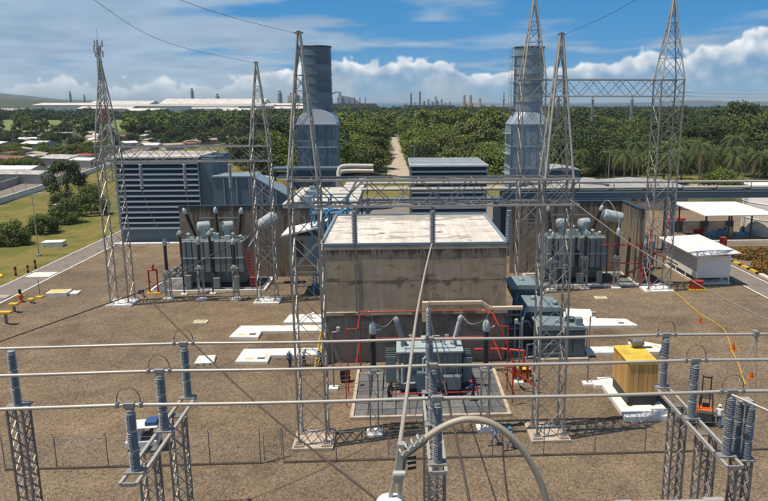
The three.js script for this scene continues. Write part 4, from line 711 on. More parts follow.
// ---------------------------------------------------------------- generator crate, cooler block, pads
{
  let t = thing('generator', 'yellow-topped generator crate on a black skid beside the nearest right tower', 'generator', [0, 0, 0]);
  const wood = [0, 1, 2].map(k => std(null, { map: stain(128, 128, 1, 4, [[0.56, 0.33, 0.10], [0.60, 0.37, 0.13], [0.52, 0.30, 0.09]][k], 350 + k), roughness: 0.7 }));
  const x0 = 18.75, x1 = 21.15, z0 = -57.3, z1 = -53.1;
  mesh('skid', M(box(x0 + 0.02, x1 - 0.02, 0.42, 1.25, z0 + 0.05, z1 - 0.05), ...[0, 1].map(k => box(x0 + 0.1 + k * 1.9, x0 + 0.4 + k * 1.9, 0.4, 0.55, z0 - 0.1, z1 + 0.1))), MT.black, t);
  for (let k = 0; k < 6; k++) mesh('side_board', box(x0 + 0.01 + k * 0.4, x0 + 0.385 + k * 0.4, 1.26, 4.0, z1 - 0.08, z1 + (k % 2) * 0.008), wood[k % 3], t);
  for (let k = 0; k < 8; k++) mesh('side_board', box(x0 - 0.01, x0 + 0.06, 1.26, 4.0, z0 + k * 0.515 + 0.01, z0 + 0.5 + k * 0.515), wood[(k + 1) % 3], t);
  mesh('core', box(x0 + 0.07, x1 - 0.02, 1.28, 3.98, z0 + 0.02, z1 - 0.1), wood[2], t);
  mesh('roof', box(x0 - 0.08, x1 + 0.08, 4.004, 4.14, z0 - 0.08, z1 + 0.08, 0.02), std(null, { map: stain(256, 256, 3, 5, [0.66, 0.47, 0.06], 356), roughness: 0.6 }), t);
  mesh('muffler', M(lathe([[0, -0.55], [0.3, -0.5], [0.36, -0.4], [0.36, 0.4], [0.3, 0.5], [0, 0.55]], 14).rotateZ(Math.PI / 2).translate(20.6, 4.62, -56.7), cyl([20.6, 4.14, -56.7], [20.6, 4.4, -56.7], 0.1, 0.1, 8), cyl([20.1, 4.6, -56.7], [19.8, 4.95, -56.7], 0.09, 0.09, 8)), MT.steelB, t);
  mesh('fuel_tank', M(box(x1 + 0.05, x1 + 0.5, 0.5, 1.1, -55.0, -53.6, 0.05)), MT.black, t);
  one('concrete_plinth', 'white concrete plinth under the yellow-topped generator crate', 'plinth', M(box(17.95, 21.75, -0.1, 0.4, -59.3, -51.0, 0.03), box(17.3, 17.94, -0.1, 0.35, -58.9, -57.6, 0.02), box(20.4, 21.6, 0.405, 0.6, -52.6, -51.4, 0.02)), MT.padWhite);
  t = thing('cable_chest', 'small dark chest with a hose right of the generator plinth', 'chest', [22.6, 0, -50.3], 0); mesh('body', box(-0.6, 0.6, 0.02, 0.5, -0.4, 0.4, 0.04), MT.dark, t); mesh('hose', tube([[0.3, 0.3, 0.3], [0.9, 0.25, 0.5], [0.5, 0.9, -0.1], [-0.3, 1.1, -0.4], [-1.0, 0.6, -0.5]], 0.05, 24, 6), MT.black, t);

  t = thing('cooling_block', 'stepped blue cooling unit behind the nearest right tower', 'cooling unit', [0, 0, 0]);
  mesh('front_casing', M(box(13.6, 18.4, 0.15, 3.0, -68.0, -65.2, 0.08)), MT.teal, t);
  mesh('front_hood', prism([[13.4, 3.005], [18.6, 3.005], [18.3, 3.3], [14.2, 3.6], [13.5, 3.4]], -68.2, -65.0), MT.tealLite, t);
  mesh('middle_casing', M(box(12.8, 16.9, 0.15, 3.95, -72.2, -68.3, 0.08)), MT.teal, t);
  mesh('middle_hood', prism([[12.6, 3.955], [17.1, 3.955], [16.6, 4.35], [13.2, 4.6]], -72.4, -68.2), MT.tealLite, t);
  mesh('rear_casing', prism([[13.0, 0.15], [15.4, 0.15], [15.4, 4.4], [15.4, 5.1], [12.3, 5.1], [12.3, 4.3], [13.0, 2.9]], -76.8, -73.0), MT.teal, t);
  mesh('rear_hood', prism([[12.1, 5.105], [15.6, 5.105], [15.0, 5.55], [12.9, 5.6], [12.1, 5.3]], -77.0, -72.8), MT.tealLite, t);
  mesh('duct', M(tube([[12.7, 4.6, -72.7], [12.3, 3.6, -70.5], [12.5, 1.8, -68.0]], 0.35, 16, 10)), MT.teal, t);
  for (const [x, y, z] of [[16.2, 4.62, -69.4], [14.2, 4.7, -71.0], [13.6, 5.65, -75], [15.9, 3.62, -66.2]]) mesh('roof_fitting', M(lathe([[0, 0], [0.3, 0], [0.34, 0.1], [0.3, 0.35], [0, 0.4]], 12).translate(x, y - 0.15, z)), MT.tealLite, t);
  mesh('pipework', M(pipe([[11.4, 0.2, -65.6], [11.4, 3.6, -65.6], [12.8, 3.6, -66.4], [13.4, 2.6, -66.8]], 0.09, 8), pipe([[12.6, 0.2, -65.2], [12.6, 1.5, -65.2], [13.5, 1.5, -65.6]], 0.09, 8), pipe([[18.5, 0.2, -66], [18.8, 1.0, -66], [18.8, 2.6, -66], [18.4, 2.8, -66]], 0.07, 6)), MT.tealLite, t);
  for (let k = 0; k < 4; k++) mesh('door', M(box(13.6 + k * 1.2, 14.7 + k * 1.2, 0.4, 2.8, -65.195, -65.13), box(14.45 + k * 1.2, 14.55 + k * 1.2, 1.5, 1.8, -65.13, -65.08)), MT.teal, t);
  for (let k = 0; k < 3; k++) mesh('vent', M(...[0, 1, 2, 3, 4].map(q => box(12.9 + k * 1.25, 13.9 + k * 1.25, 3.1 + q * 0.16, 3.18 + q * 0.16, -68.295, -68.2))), MT.blueDark, t);
  mesh('roof_fan', lathe([[0, 3.38], [0.55, 3.38], [0.55, 3.75], [0.48, 3.75], [0.48, 3.5], [0, 3.5]], 16).translate(17.2, 0, -66.8), MT.blueDark, t);
  mesh('roof_box', box(17.4, 18.1, 3.3, 4.1, -66.0, -65.3, 0.04), MT.tealLite, t);
  mesh('frame', M(box(10.6, 10.75, 0, 5.0, -66.4, -66.25), box(12.0, 12.15, 0, 5.0, -66.4, -66.25), ...[1.4, 2.8, 4.2].map(y => box(10.76, 11.99, y, y + 0.14, -66.4, -66.28))), MT.steelB, t);
  mesh('sole_plate', box(10.9, 18.7, -0.05, 0.145, -78, -64.6), MT.concrete, t);
  mesh('relief_pipe', pipe([[12.0, 0.15, -64.9], [12.0, 4.2, -64.9], [13.0, 4.4, -68.4]], 0.1, 8), MT.tealLite, t);

  const padm = (label, pts, hgt = 0.28) => { const s = new THREE.Shape(pts.map(p => new THREE.Vector2(p[0], -p[1]))), g = new THREE.ExtrudeGeometry(s, { depth: hgt, bevelEnabled: true, bevelThickness: 0.03, bevelSize: 0.03, bevelSegments: 1 }); g.rotateX(-Math.PI / 2); const o = thing('concrete_pad', label, 'pad', [0, 0, 0], 0, 'white concrete cable pads'); mesh('slab', uvm(g), MT.padWhite, o); return o; };
  let p = padm('white L-shaped concrete pad left of the building, nearer of two', [[-16.0, -65.4], [-12.9, -65.2], [-12.9, -67.0], [-7.6, -66.9], [-7.6, -68.8], [-15.9, -68.9]]);
  mesh('cover', box(-14.0, -13.3, 0.312, 0.34, -66.3, -65.9), MT.dark, p); mesh('warning_strip', box(-15.2, -14.4, 0.312, 0.33, -66.1, -65.9), MT.yellow, p);
  p = padm('white L-shaped concrete pad left of the building, farther of two', [[-18.3, -72.9], [-15.2, -72.6], [-15.2, -74.6], [-7.7, -74.5], [-7.7, -76.4], [-17.9, -76.6]]);
  mesh('cover', box(-16.3, -15.6, 0.312, 0.34, -73.8, -73.3), MT.dark, p); mesh('warning_strip', box(-17.5, -16.7, 0.312, 0.33, -73.6, -73.35), MT.yellow, p);
  p = padm('white concrete pad half hidden behind the nearest left tower, by the kiosk', [[-13.3, -77.7], [-8.0, -77.5], [-8.0, -80.4], [-13.0, -80.6]]); mesh('stub', M(cyl([-10.4, 0.31, -79], [-10.4, 0.8, -79], 0.2, 0.2, 8), cyl([-10.4, 0.75, -79], [-9.9, 0.95, -79], 0.15, 0.15, 8)), MT.white, p);
  p = padm('white L-shaped concrete pad right of the blue cooling unit, nearer of two', [[18.8, -65.9], [26.2, -65.9], [27.3, -67.7], [25.4, -69.2], [24.0, -68.9], [24.0, -67.6], [18.8, -67.6]]); mesh('cover', box(25.0, 25.9, 0.312, 0.34, -67.4, -66.8), MT.dark, p); mesh('warning_strip', box(26.0, 26.6, 0.312, 0.33, -67.6, -67.3), MT.yellow, p);
  p = padm('white concrete pad right of the blue cooling unit, farther of two', [[17.5, -74.6], [26.9, -74.4], [26.3, -76.8], [22.9, -77.2], [23.2, -80.8], [19.5, -81.4], [17.5, -79.0]]); mesh('cover', box(24.9, 25.6, 0.312, 0.34, -75.4, -75.0), MT.dark, p);
  p = padm('small white slab alone on the gravel left of the L-shaped pads', [[-19.9, -65.3], [-18.1, -65.4], [-18.4, -67.5], [-20.0, -67.3]], 0.22);
  for (const [x, z] of [[-19.6, -65.25], [-19.0, -65.28], [-18.4, -65.32]]) mesh('anchor', box(x - 0.06, x + 0.06, 0.05, 0.2, z + 0.0, z + 0.1), MT.steelB, p);
  const cover = (label, x, z, w, d) => { const s = thing('cable_cover', label, 'cover', [x, 0, z], 0, 'small cable covers in the gravel'); mesh('frame', M(box(-w, w, -0.05, 0.14, -d, -d + 0.12), box(-w, w, -0.05, 0.14, d - 0.12, d), box(-w, -w + 0.12, -0.05, 0.14, -d + 0.121, d - 0.121), box(w - 0.12, w, -0.05, 0.14, -d + 0.121, d - 0.121)), MT.padWhite, s); mesh('lid', box(-w + 0.13, w - 0.13, -0.05, 0.1, -d + 0.13, d - 0.13), std([0.5, 0.42, 0.2], { roughness: 0.8 }), s); };
  cover('small framed cover in the gravel between the left gantry and the pads', -23.0, -79.0, 0.75, 0.55); cover('small framed cover in the gravel before the right rear transformer', 26.2, -86.6, 0.75, 0.6);

  const pole = (label, x, z, h, dx) => { const s = thing('camera_pole', label, 'pole', [x, 0, z], 0, 'slim poles by the centre transformer'); mesh('footing', box(-0.42, 0.42, -0.05, 0.22, -0.42, 0.42, 0.03), MT.padWhite, s); mesh('pole', cyl([0, 0.22, 0], [0, h, 0], 0.07, 0.06, 8), MT.steelB, s); mesh('floodlight', M(pipe([[0, h, 0], [dx * 0.7, h + 0.1, 0.1]], 0.05, 6), box(dx * 0.6 - 0.14, dx * 0.6 + 0.16, h + 0.1, h + 0.5, -0.1, 0.25, 0.04)), MT.steelC, s); };
  pole('slim floodlight pole left of the centre transformer', -5.9, -58.8, 5.3, 0.9); pole('slim floodlight pole right of the centre transformer', 10.75, -59.3, 5.6, -0.6); pole('slim pole beside the generator plinth', 16.9, -58.6, 6.4, 0.4);
  t = thing('tool_cart', 'small black tool cart left of the transformer pit', 'cart', [-5.0, 0, -60.4], 0.2); mesh('tray', M(box(-0.45, 0.45, 0.3, 0.7, -0.3, 0.3, 0.04), box(-0.45, 0.45, 0.75, 1.15, -0.25, 0.1, 0.04)), MT.black, t); mesh('lid', box(-0.4, 0.4, 1.16, 1.3, -0.25, 0.1), MT.padWhite, t); for (const x of [-0.35, 0.35]) mesh('wheel', cyl([x - 0.04, 0.16, 0], [x + 0.04, 0.16, 0], 0.16, 0.16, 12), MT.black, t);
  t = thing('spill_box', 'yellow spill box by the red valves right of the pit', 'box', [11.3, 0, -61.2], 0); mesh('body', box(-0.75, 0.75, 0, 0.55, -0.5, 0.5, 0.05), MT.yellow, t); mesh('lid', box(-0.8, 0.8, 0.552, 0.66, -0.55, 0.55, 0.03), MT.yellow, t);
  t = thing('ladder', 'yellow ladder leaning among the workers at the nearest left tower', 'ladder', [-7.7, 0, -65.2], 0); for (const s of [-0.24, 0.24]) bar(t, 'stile', [s - 0.25, 0, 0.9], [s + 0.35, 3.3, 0], 0.15, MT.yellow, UB, 0.07); for (let k = 1; k < 10; k++) { const u = k / 10; bar(t, 'rung', [-0.24 + lerp(-0.25, 0.35, u), 3.3 * u, 0.9 * (1 - u)], [0.24 + lerp(-0.25, 0.35, u), 3.3 * u, 0.9 * (1 - u)], 0.05, MT.yellow, UC); }
  bar(t, 'web_panel', [-0.25 + 0.04, 0.4, 0.8], [0.33, 3.2, 0.04], 0.42, std([0.66, 0.50, 0.18], { roughness: 0.6 }), UB, 0.03);
}

// ---------------------------------------------------------------- fence before the yard
{
  const z = -45.9, H = 2.3;
  const run = (label, x0, x1, step) => {
    const t = thing('wire_fence', label, 'fence', [x0, 0, z], 0, 'wire fence along the yard'), L = x1 - x0, n = Math.round(L / step), g = [], w = 0.0035;
    for (let k = 0; k <= n; k++) bar(t, 'post', [k * L / n, 0, 0], [k * L / n, H + 0.15, 0], 0.075, MT.steelB, UC);
    for (let k = 0; k <= n; k++) bar(t, 'post_arm', [k * L / n, H + 0.13, 0], [k * L / n, H + 0.5, 0.25], 0.05, MT.steelB, UC);
    mesh('rail', M(cyl([0, H, 0.045], [L, H, 0.045], 0.02, 0.02, 5)), MT.steelB, t);
    mesh('kerb', box(0.0, L, -0.05, 0.13, -0.08, 0.08), std(null, { map: grainy([0.16, 0.12, 0.085], 0.4, 2, 28, 0.3), roughness: 0.95 }), t);
    for (let x = -H; x < L; x += 0.2) for (const s of [0, 1]) { let a = x, b = x + H, ya = 0.14, yb = H; if (a < 0) { ya += -a; a = 0; } if (b > L) { yb -= b - L; b = L; } if (b > a) g.push(cyl([s ? L - a : a, ya, 0.05 + s * 0.008], [s ? L - b : b, yb, 0.05 + s * 0.008], w, w, 3, true)); }
    const f = mesh('wire_mesh', M(g), MT.steelB, t); f.userData.kind = 'stuff';
  };
  run('wire fence left of the narrow gate, before the gravel yard', -27.4, -9.9, 3.5); run('wire fence right of the narrow gate, passing before both nearest towers', -8.3, 40.0, 3.71);
  const t = thing('fence_gate', 'narrow wire gate standing open beside the nearest left tower', 'gate', [-9.75, 0, z - 0.1], 0.55), g = [];
  bar(t, 'frame', [0.1, 0.1, 0], [0.1, 2.3, 0], 0.06, MT.steel, UC); bar(t, 'frame', [1.4, 0.1, 0], [1.4, 2.3, 0], 0.06, MT.steel, UC); bar(t, 'frame', [0.1, 2.3, 0], [1.4, 2.3, 0], 0.05, MT.steel, UC); bar(t, 'frame', [0.1, 0.15, 0], [1.4, 0.15, 0], 0.05, MT.steel, UC); bar(t, 'frame', [0.1, 1.2, 0], [1.4, 1.2, 0], 0.05, MT.steel, UC);
  for (let k = 1; k < 9; k++) g.push(cyl([0.1 + k * 0.145, 0.16, 0.03], [0.1 + k * 0.145, 2.28, 0.03], 0.007, 0.007, 3)); mesh('wire_mesh', M(g), MT.steel, t).userData.kind = 'stuff';
}

// ---------------------------------------------------------------- foreground jumper, clamp and conductors
{
  const zc = -16;
  let t = thing('jumper_conductor', 'thick pale conductor arching low across the bottom of the picture', 'conductor', [0, 0, 0]);
  mesh('cable', tube([[0.15, 16.5, zc], [0.75, 16.95, zc], [1.25, 17.24, zc], [1.75, 17.33, zc], [2.3, 17.18, zc], [2.85, 16.72, zc], [3.3, 16.05, zc], [3.6, 15.35, zc], [3.85, 14.4, zc], [4.0, 13.4, zc]], 0.085, 70, 12), MT.cable, t);
  t = thing('bolted_clamp', 'bolted metal clamp joining the two thick conductors at the bottom', 'clamp', [0, 0, 0]);
  const dir = (a, b, w, d) => { const A = V(...a), B = V(...b), L = A.distanceTo(B), g = new RoundedBoxGeometry(w, L, d, 2, 0.02); g.applyQuaternion(new THREE.Quaternion().setFromUnitVectors(UPV, B.clone().sub(A).normalize())); g.translate((A.x + B.x) / 2, (A.y + B.y) / 2, (A.z + B.z) / 2); return g; };
  mesh('upper_jaw', dir([-0.02, 16.36, zc], [0.62, 16.86, zc], 0.2, 0.16), MT.steelB, t); mesh('cover_plate', dir([0.0, 16.42, zc + 0.1], [0.58, 16.88, zc + 0.1], 0.13, 0.05), MT.steelC, t);
  for (let k = 0; k < 4; k++) { const u = k / 3, x = lerp(0.06, 0.5, u), y = lerp(16.5, 16.84, u); mesh('u_bolt', M(new THREE.TorusGeometry(0.105, 0.032, 8, 18).rotateY(Math.PI / 2).rotateZ(0.66).translate(x - 0.03, y + 0.03, zc + 0.06), cyl([x, y, zc + 0.12], [x - 0.03, y + 0.04, zc + 0.2], 0.04, 0.04, 6)), MT.steelC, t); }
  mesh('lower_jaw', dir([-0.08, 15.9, zc], [0.02, 16.75, zc], 0.19, 0.2), MT.steelC, t); mesh('side_plate', dir([0.06, 16.0, zc], [0.14, 16.5, zc], 0.07, 0.12), MT.steelB, t);
  for (let k = 0; k < 3; k++) mesh('bolt', cyl([0.16, 16.05 + k * 0.14, zc + 0.03], [0.38, 16.08 + k * 0.14, zc + 0.03], 0.035, 0.035, 6), MT.dark, t);
  mesh('yoke', M(dir([-0.12, 15.95, zc], [-0.3, 15.2, zc], 0.1, 0.1), dir([0.02, 15.95, zc], [-0.06, 15.2, zc], 0.1, 0.1), cyl([-0.2, 15.95, zc + 0.1], [0.1, 15.95, zc + 0.1], 0.1, 0.1, 10), cyl([-0.1, 15.85, zc - 0.12], [-0.1, 15.85, zc + 0.16], 0.12, 0.12, 10)), MT.steelC, t);
  t = thing('instrument_transformer', 'white domed top of an instrument transformer at the bottom edge', 'instrument transformer', [-0.28, 0, zc], 0);
  mesh('dome', lathe([[0, 15.28], [0.18, 15.27], [0.33, 15.2], [0.42, 15.02], [0.42, 14.4], [0, 14.4]], 24), MT.white, t); const sg2 = shedGeo(2.6, 0.2, 0.3, 18, 14); sg2.translate(0, 11.8, 0); mesh('insulator', sg2, MT.porcelain, t); mesh('tank', box(-0.45, 0.45, 10.9, 11.8, -0.45, 0.45, 0.06), MT.xfGrey, t);
  for (const [a, b] of [[-1, 1], [1, 1], [1, -1], [-1, -1]]) bar(t, 'leg', [a * 0.4, 0, b * 0.4], [a * 0.4, 10.9, b * 0.4], 0.1, MT.steel);
  one('conductor', 'thick pale conductor rising from the clamp to the middle of the nearest gantry beam', 'conductor', tube([[-0.04, 16.6, zc], [0.2, 16.3, -20], [0.75, 15.55, -30], [1.5, 15.05, -40], [2.2, 15.2, -47], [2.38, 15.3, -48.15]], 0.06, 60, 8), MT.cable);
  one('bus_tube_end', 'short pale tube at the bottom edge below the right bus support', 'bus tube', M(cyl([5.4, 15.12, -15.6], [8.05, 15.12, -15.6], 0.07, 0.07, 10), cyl([5.35, 15.12, -15.6], [5.75, 15.12, -15.6], 0.11, 0.11, 10), cyl([7.6, 15.12, -15.6], [8.1, 15.12, -15.6], 0.11, 0.11, 10), cyl([6.7, 5, -15.6], [6.7, 15.1, -15.6], 0.12, 0.12, 10), cyl([6.7, 0, -15.6], [6.7, 5.02, -15.6], 0.3, 0.25, 10)), MT.alu);
  { const v = thing('ground_rod', 'thin V of two pale rods hanging below the farthest bus tube at right', 'rod', [0, 0, 0]); mesh('rod', cyl([17.2, 14.0, -31.3], [16.5, 11.4, -31.3], 0.03, 0.03, 6), MT.steelC, v); mesh('rod', cyl([17.2, 14.0, -31.3], [17.55, 9.2, -31.3], 0.03, 0.03, 6), MT.steelC, v); mesh('clip', box(17.08, 17.32, 13.9, 14.2, -31.6, -31.25, 0.03), MT.steel, v); }
  const wire = (label, pts, r, m, seg = 48) => one('wire', label, 'wire', tube(pts, r, seg, 5), m, 'overhead wires');
  // pixels traced to points on real spans
  const J = [-14.9, 14.27, -40];
  wire('dark wire sagging in from the left edge to the tee joint over the gravel', [[-30, 9.0, -40], [-21.6, 11.95, -40], J], 0.045, MT.darkCable);
  wire('dark wire running from the tee joint down to the bottom edge, left of the clamp', [J, [-9.6, 13.7, -32], [-4.9, 14.0, -24], [-0.5, 15.1, -16]], 0.035, MT.darkCable);
  wire('dark wire rising from the tee joint to the nearest left tower', [J, [-11.6, 15.7, -43], [-7.4, 17.6, -47.9]], 0.04, MT.darkCable);
  mesh('tee_joint', M(box(J[0] - 0.14, J[0] + 0.14, J[1] - 0.12, J[1] + 0.12, J[2] - 0.12, J[2] + 0.12, 0.04), cyl([J[0], J[1], J[2]], [J[0] + 0.35, J[1] - 0.2, J[2] + 0.5], 0.07, 0.05, 8)), MT.dark, scene).userData = { label: 'dark tee joint where three wires meet over the left gravel', category: 'wire joint' };
  wire('pale wire falling from the nearest right tower to the right edge', [[11.9, 18.4, -48.2], [16.8, 14.9, -46], [23.5, 11.3, -43], [28.5, 9.9, -41]], 0.035, MT.cable);
  wire('dark wire hanging from the centre transformer to the bottom edge, right of the clamp', [[2.55, 7.3, -59.2], [2.3, 9.6, -46], [2.05, 12.0, -32], [2.0, 13.4, -20], [2.2, 12.6, -12]], 0.045, MT.darkCable);
  wire('thin wire from the left string down to the left black arrester', [[-3.05, 15.15, -48.2], [-2.5, 12.4, -49], [-2.0, 9.0, -50.1]], 0.03, MT.cable, 20);
  wire('thin wire from the right string down to the right black arrester', [[7.75, 15.15, -48.2], [7.5, 12.4, -49], [6.55, 9.0, -50.3]], 0.03, MT.cable, 20);
  wire('thin wire from the left black arrester to the left pale bushing', [[-2.0, 8.95, -50.1], [-1.2, 7.3, -54], [-0.35, 6.9, -58]], 0.03, MT.cable, 20);
  wire('thin wire from the right black arrester to the right pale bushing', [[6.55, 8.95, -50.3], [5.8, 7.4, -54], [5.35, 6.95, -58]], 0.03, MT.cable, 20);
  wire('thin wire from the middle string down to the centre bushing', [[2.39, 15.15, -48.2], [2.7, 11, -53], [2.55, 7.3, -59.2]], 0.03, MT.cable, 24);
  wire('shield wire from the nearest left tower peak up to the top edge', [[-6.47, 29.4, -48.95], [-9.8, 29.6, -36], [-14, 31.2, -22]], 0.012, MT.darkCable);
  wire('shield wire from the nearest right tower peak up to the top edge', [[11.25, 29.4, -49.2], [11.6, 29.8, -36], [12.2, 31.4, -22]], 0.012, MT.darkCable);
  wire('long shield wire from the left gantry peak to the upper left', [[-16.75, 29.5, -87.5], [-19.5, 30.0, -62], [-19.5, 32.2, -44]], 0.016, MT.darkCable);
  wire('upper line wire leaving the right gantry beam to the right edge', [[36.4, 26.2, -90.6], [48, 26.0, -88], [60, 26.6, -85]], 0.035, MT.cable);
  wire('lower line wire leaving the right gantry beam to the right edge', [[36.4, 25.8, -91.4], [48, 25.5, -90], [60, 26.0, -88]], 0.03, MT.cable);
  wire('wire from the left string of the left gantry to the first arrester', [[-31.0, 14.4, -86.5], [-30.6, 11, -88], [-29.9, 8.0, -89.6]], 0.03, MT.cable, 16);
  wire('wire from the middle string of the left gantry to the second arrester', [[-25.8, 14.4, -86.5], [-25.8, 11, -87.6], [-25.4, 8.3, -88.6]], 0.03, MT.cable, 16);
  wire('wire from the right string of the left gantry to the third arrester', [[-20.4, 14.4, -86.5], [-20.6, 11, -87.6], [-21.0, 8.1, -88.6]], 0.03, MT.cable, 16);
  wire('curved wire from the rightmost bushing to the right conservator', [[20.9, 11.0, -96.1], [22.5, 13.0, -94], [20.9, 22.3, -91.8]], 0.03, MT.cable, 16);
  wire('white hanging lead beside the right rear transformer', [[28.5, 10.9, -96.1], [29.2, 11.6, -95], [30.0, 9.6, -93], [29.7, 8.3, -91.6]], 0.04, MT.cable, 16);
  const mk = one('wire_marker', 'small dark marker clipped on the long shield wire at upper left', 'marker', M(box(-0.06, 0.06, -0.45, 0.05, -0.05, 0.05, 0.02), cyl([-0.12, 0.03, 0], [0.12, 0.03, 0], 0.05, 0.05, 6)), MT.dark); mk.position.set(-19.4, 31.9, -46.2);
}

// ---------------------------------------------------------------- left yard edge and lawn
{
  const bollard = (label, x, z, h, striped) => { const s = thing('marker_post', label, 'marker post', [x, 0, z], 0, 'black and yellow marker posts'); mesh('shaft', cyl([0, 0, 0], [0, h, 0], 0.17, 0.17, 10), MT.black, s); mesh('band', cyl([0, h * 0.35, 0], [0, h * 0.7, 0], 0.18, 0.18, 10), striped, s); mesh('cap', lathe([[0, h + 0.12], [0.12, h + 0.06], [0.17, h], [0, h]], 10), MT.black, s); };
  bollard('striped marker post left of the road crossing, leftmost of three', -56.2, -103.1, 1.3, MT.orange); bollard('striped marker post left of the road crossing, middle of three', -55.4, -105.0, 1.1, MT.orange); bollard('striped marker post left of the road crossing, rightmost of three', -55.6, -107.6, 1.3, MT.orange);
  const ped = (label, x, z, h, w) => { const s = thing('valve_pedestal', label, 'pedestal', [x, 0, z], 0, 'yellow topped pedestals'); mesh('stem', box(-0.12, 0.12, 0, h, -0.12, 0.12), MT.steelB, s); mesh('base', box(-0.35, 0.35, -0.05, 0.08, -0.35, 0.35), MT.concrete, s); mesh('top', box(-w, w, h, h + 0.3, -0.3, 0.3, 0.05), MT.yellow, s); };
  ped('yellow topped pedestal nearest the left edge', -45.0, -79.4, 1.3, 0.7); ped('yellow topped pedestal beside the pedestal at the left edge', -46.6, -84.2, 0.9, 0.5); ped('low yellow topped pedestal before the striped slab', -46.6, -88.2, 0.35, 0.35);
  let t = thing('hydrant', 'orange and black hydrant on the gravel at the left edge', 'hydrant', [-48.2, 0, -88.8], 0); mesh('body', lathe([[0, 0], [0.4, 0], [0.4, 0.15], [0.22, 0.2], [0.22, 0.8], [0.3, 0.85], [0.3, 0.95], [0.15, 1.15], [0, 1.2]], 12), MT.orange, t); mesh('cap', lathe([[0, 1.75], [0.16, 1.7], [0.18, 1.2], [0, 1.2]], 10), MT.black, t); mesh('outlet', cyl([-0.4, 0.65, 0], [0.4, 0.65, 0], 0.1, 0.1, 8), MT.orange, t);
  t = thing('signpost', 'thin post on the gravel beside the yellow striped slab', 'post', [-46.9, 0, -91.0], 0); mesh('post', cyl([0, 0, 0], [0, 2.4, 0], 0.05, 0.05, 8), MT.steelB, t); mesh('base', box(-0.4, 0.4, -0.05, 0.18, -0.4, 0.4, 0.04), MT.yellow, t);
  t = thing('concrete_cover', 'raised slab with yellow top on the gravel near the left road', 'slab', [-45.0, 0, -92.2], 0.08); mesh('body', box(-1.3, 1.3, -0.1, 0.5, -1.0, 1.0, 0.04), MT.padWhite, t); mesh('painted_top', box(-1.05, 1.05, 0.504, 0.53, -0.75, 0.75), std([0.62, 0.50, 0.16], { roughness: 0.7 }), t); mesh('side_slab', box(1.32, 2.4, -0.1, 0.2, -1.2, 0.4, 0.03), MT.padWhite, t);
  one('yellow_kerb', 'bright yellow kerb at the left edge by the road', 'kerb', prism([[-64, 101.2], [-58.2, 101.2], [-57.6, 102.2], [-58.4, 103.6], [-64, 103.8]], -0.05, 0.22, 'y'), MT.yellow);
  one('drain_slab', 'pale drain slab in the road at the left edge', 'slab', box(-53.4, -51.0, -0.05, 0.12, -92.2, -90.4, 0.03), MT.concrete);
  t = thing('white_cover', 'white box cover on the lawn beside the lamp post', 'cover', [-61.0, 0, -125.2], 0.1); mesh('body', box(-1.7, 1.7, -0.05, 0.75, -1.1, 1.1, 0.06), MT.padWhite, t); mesh('lid', box(-1.75, 1.75, 0.755, 0.9, -1.15, 1.15, 0.05), MT.padWhite, t);
  t = thing('white_cover', 'white box farther back among the lawn bushes', 'cover', [-79.0, 0, -167], 0.1); mesh('body', box(-1.3, 1.3, -0.05, 1.6, -1.1, 1.1, 0.06), MT.padWhite, t); mesh('lid', box(-1.4, 1.4, 1.605, 1.75, -1.2, 1.2, 0.05), MT.padWhite, t);
  // stored pipes and frames before the filter house
  for (let k = 0; k < 4; k++) one('stored_beam', ['pile of grey beams before the filter house, longest in front', 'grey beam second in the pile before the filter house', 'grey beam third in the pile before the filter house', 'grey beam at the back of the pile before the filter house'][k], 'beam', M(box(-33.8, -28.2 - k * 0.5, 0.02 + 0, 0.5, -100.4 - k * 3.2, -99.7 - k * 3.2, 0.04), ...[0, 1, 2, 3, 4, 5].map(q => box(-33.4 + q * 0.85, -33.0 + q * 0.85, 0.5, 0.95, -100.5 - k * 3.2, -99.6 - k * 3.2, 0.05))), MT.xfGrey, 'stored beams');
  t = thing('fire_monitor', 'red fire monitor frame before the left rear transformer', 'fire monitor', [-32.6, 0, -92.2], 0); mesh('frame', M(pipe([[-0.6, 0, 0], [-0.6, 3.2, 0], [0.5, 3.2, 0], [0.5, 0, 0]], 0.12, 8), cyl([-0.6, 1.6, 0], [0.5, 1.6, 0], 0.08, 0.08, 6)), MT.red, t); mesh('nozzle', pipe([[0, 3.2, 0], [0, 3.6, 0], [0.3, 4.0, 0.3]], 0.14, 8), MT.red, t);
  mesh('tray', box(-0.9, 0.9, 0, 0.15, -0.5, 0.5), MT.yellow, t);
  t = thing('fire_ladder', 'red ladder leaning on the left rear transformer', 'ladder', [-20.4, 0, -93.4], 0); for (const s of [-0.3, 0.3]) bar(t, 'stile', [s + 0.9, 0.1, 0.6], [s, 5.8, 0], 0.1, MT.red); for (let k = 1; k < 14; k++) { const u = k / 14; bar(t, 'rung', [-0.3 + 0.9 * (1 - u), 5.8 * u + 0.05, 0.6 * (1 - u)], [0.3 + 0.9 * (1 - u), 5.8 * u + 0.05, 0.6 * (1 - u)], 0.05, MT.red, UC); }
  const fr = thing('fire_piping', 'red pipe frame at the right rear transformer', 'pipes', [0, 0, 0]); mesh('frame', M(pipe([[33.0, 0.2, -91.4], [33.0, 6.0, -91.4], [27.5, 6.0, -92.0]], 0.1, 6), pipe([[29.0, 0.3, -92.6], [33.0, 2.9, -91.8], [34.4, 0.6, -90.6]], 0.1, 6), cyl([33.0, 3.4, -91.4], [29.0, 3.4, -92.2], 0.08, 0.08, 6), cyl([35.8, 0.1, -96], [35.8, 7.4, -96], 0.12, 0.12, 6), cyl([34.2, 5.2, -95], [39.2, 2.6, -94], 0.09, 0.09, 6)), MT.red, fr);
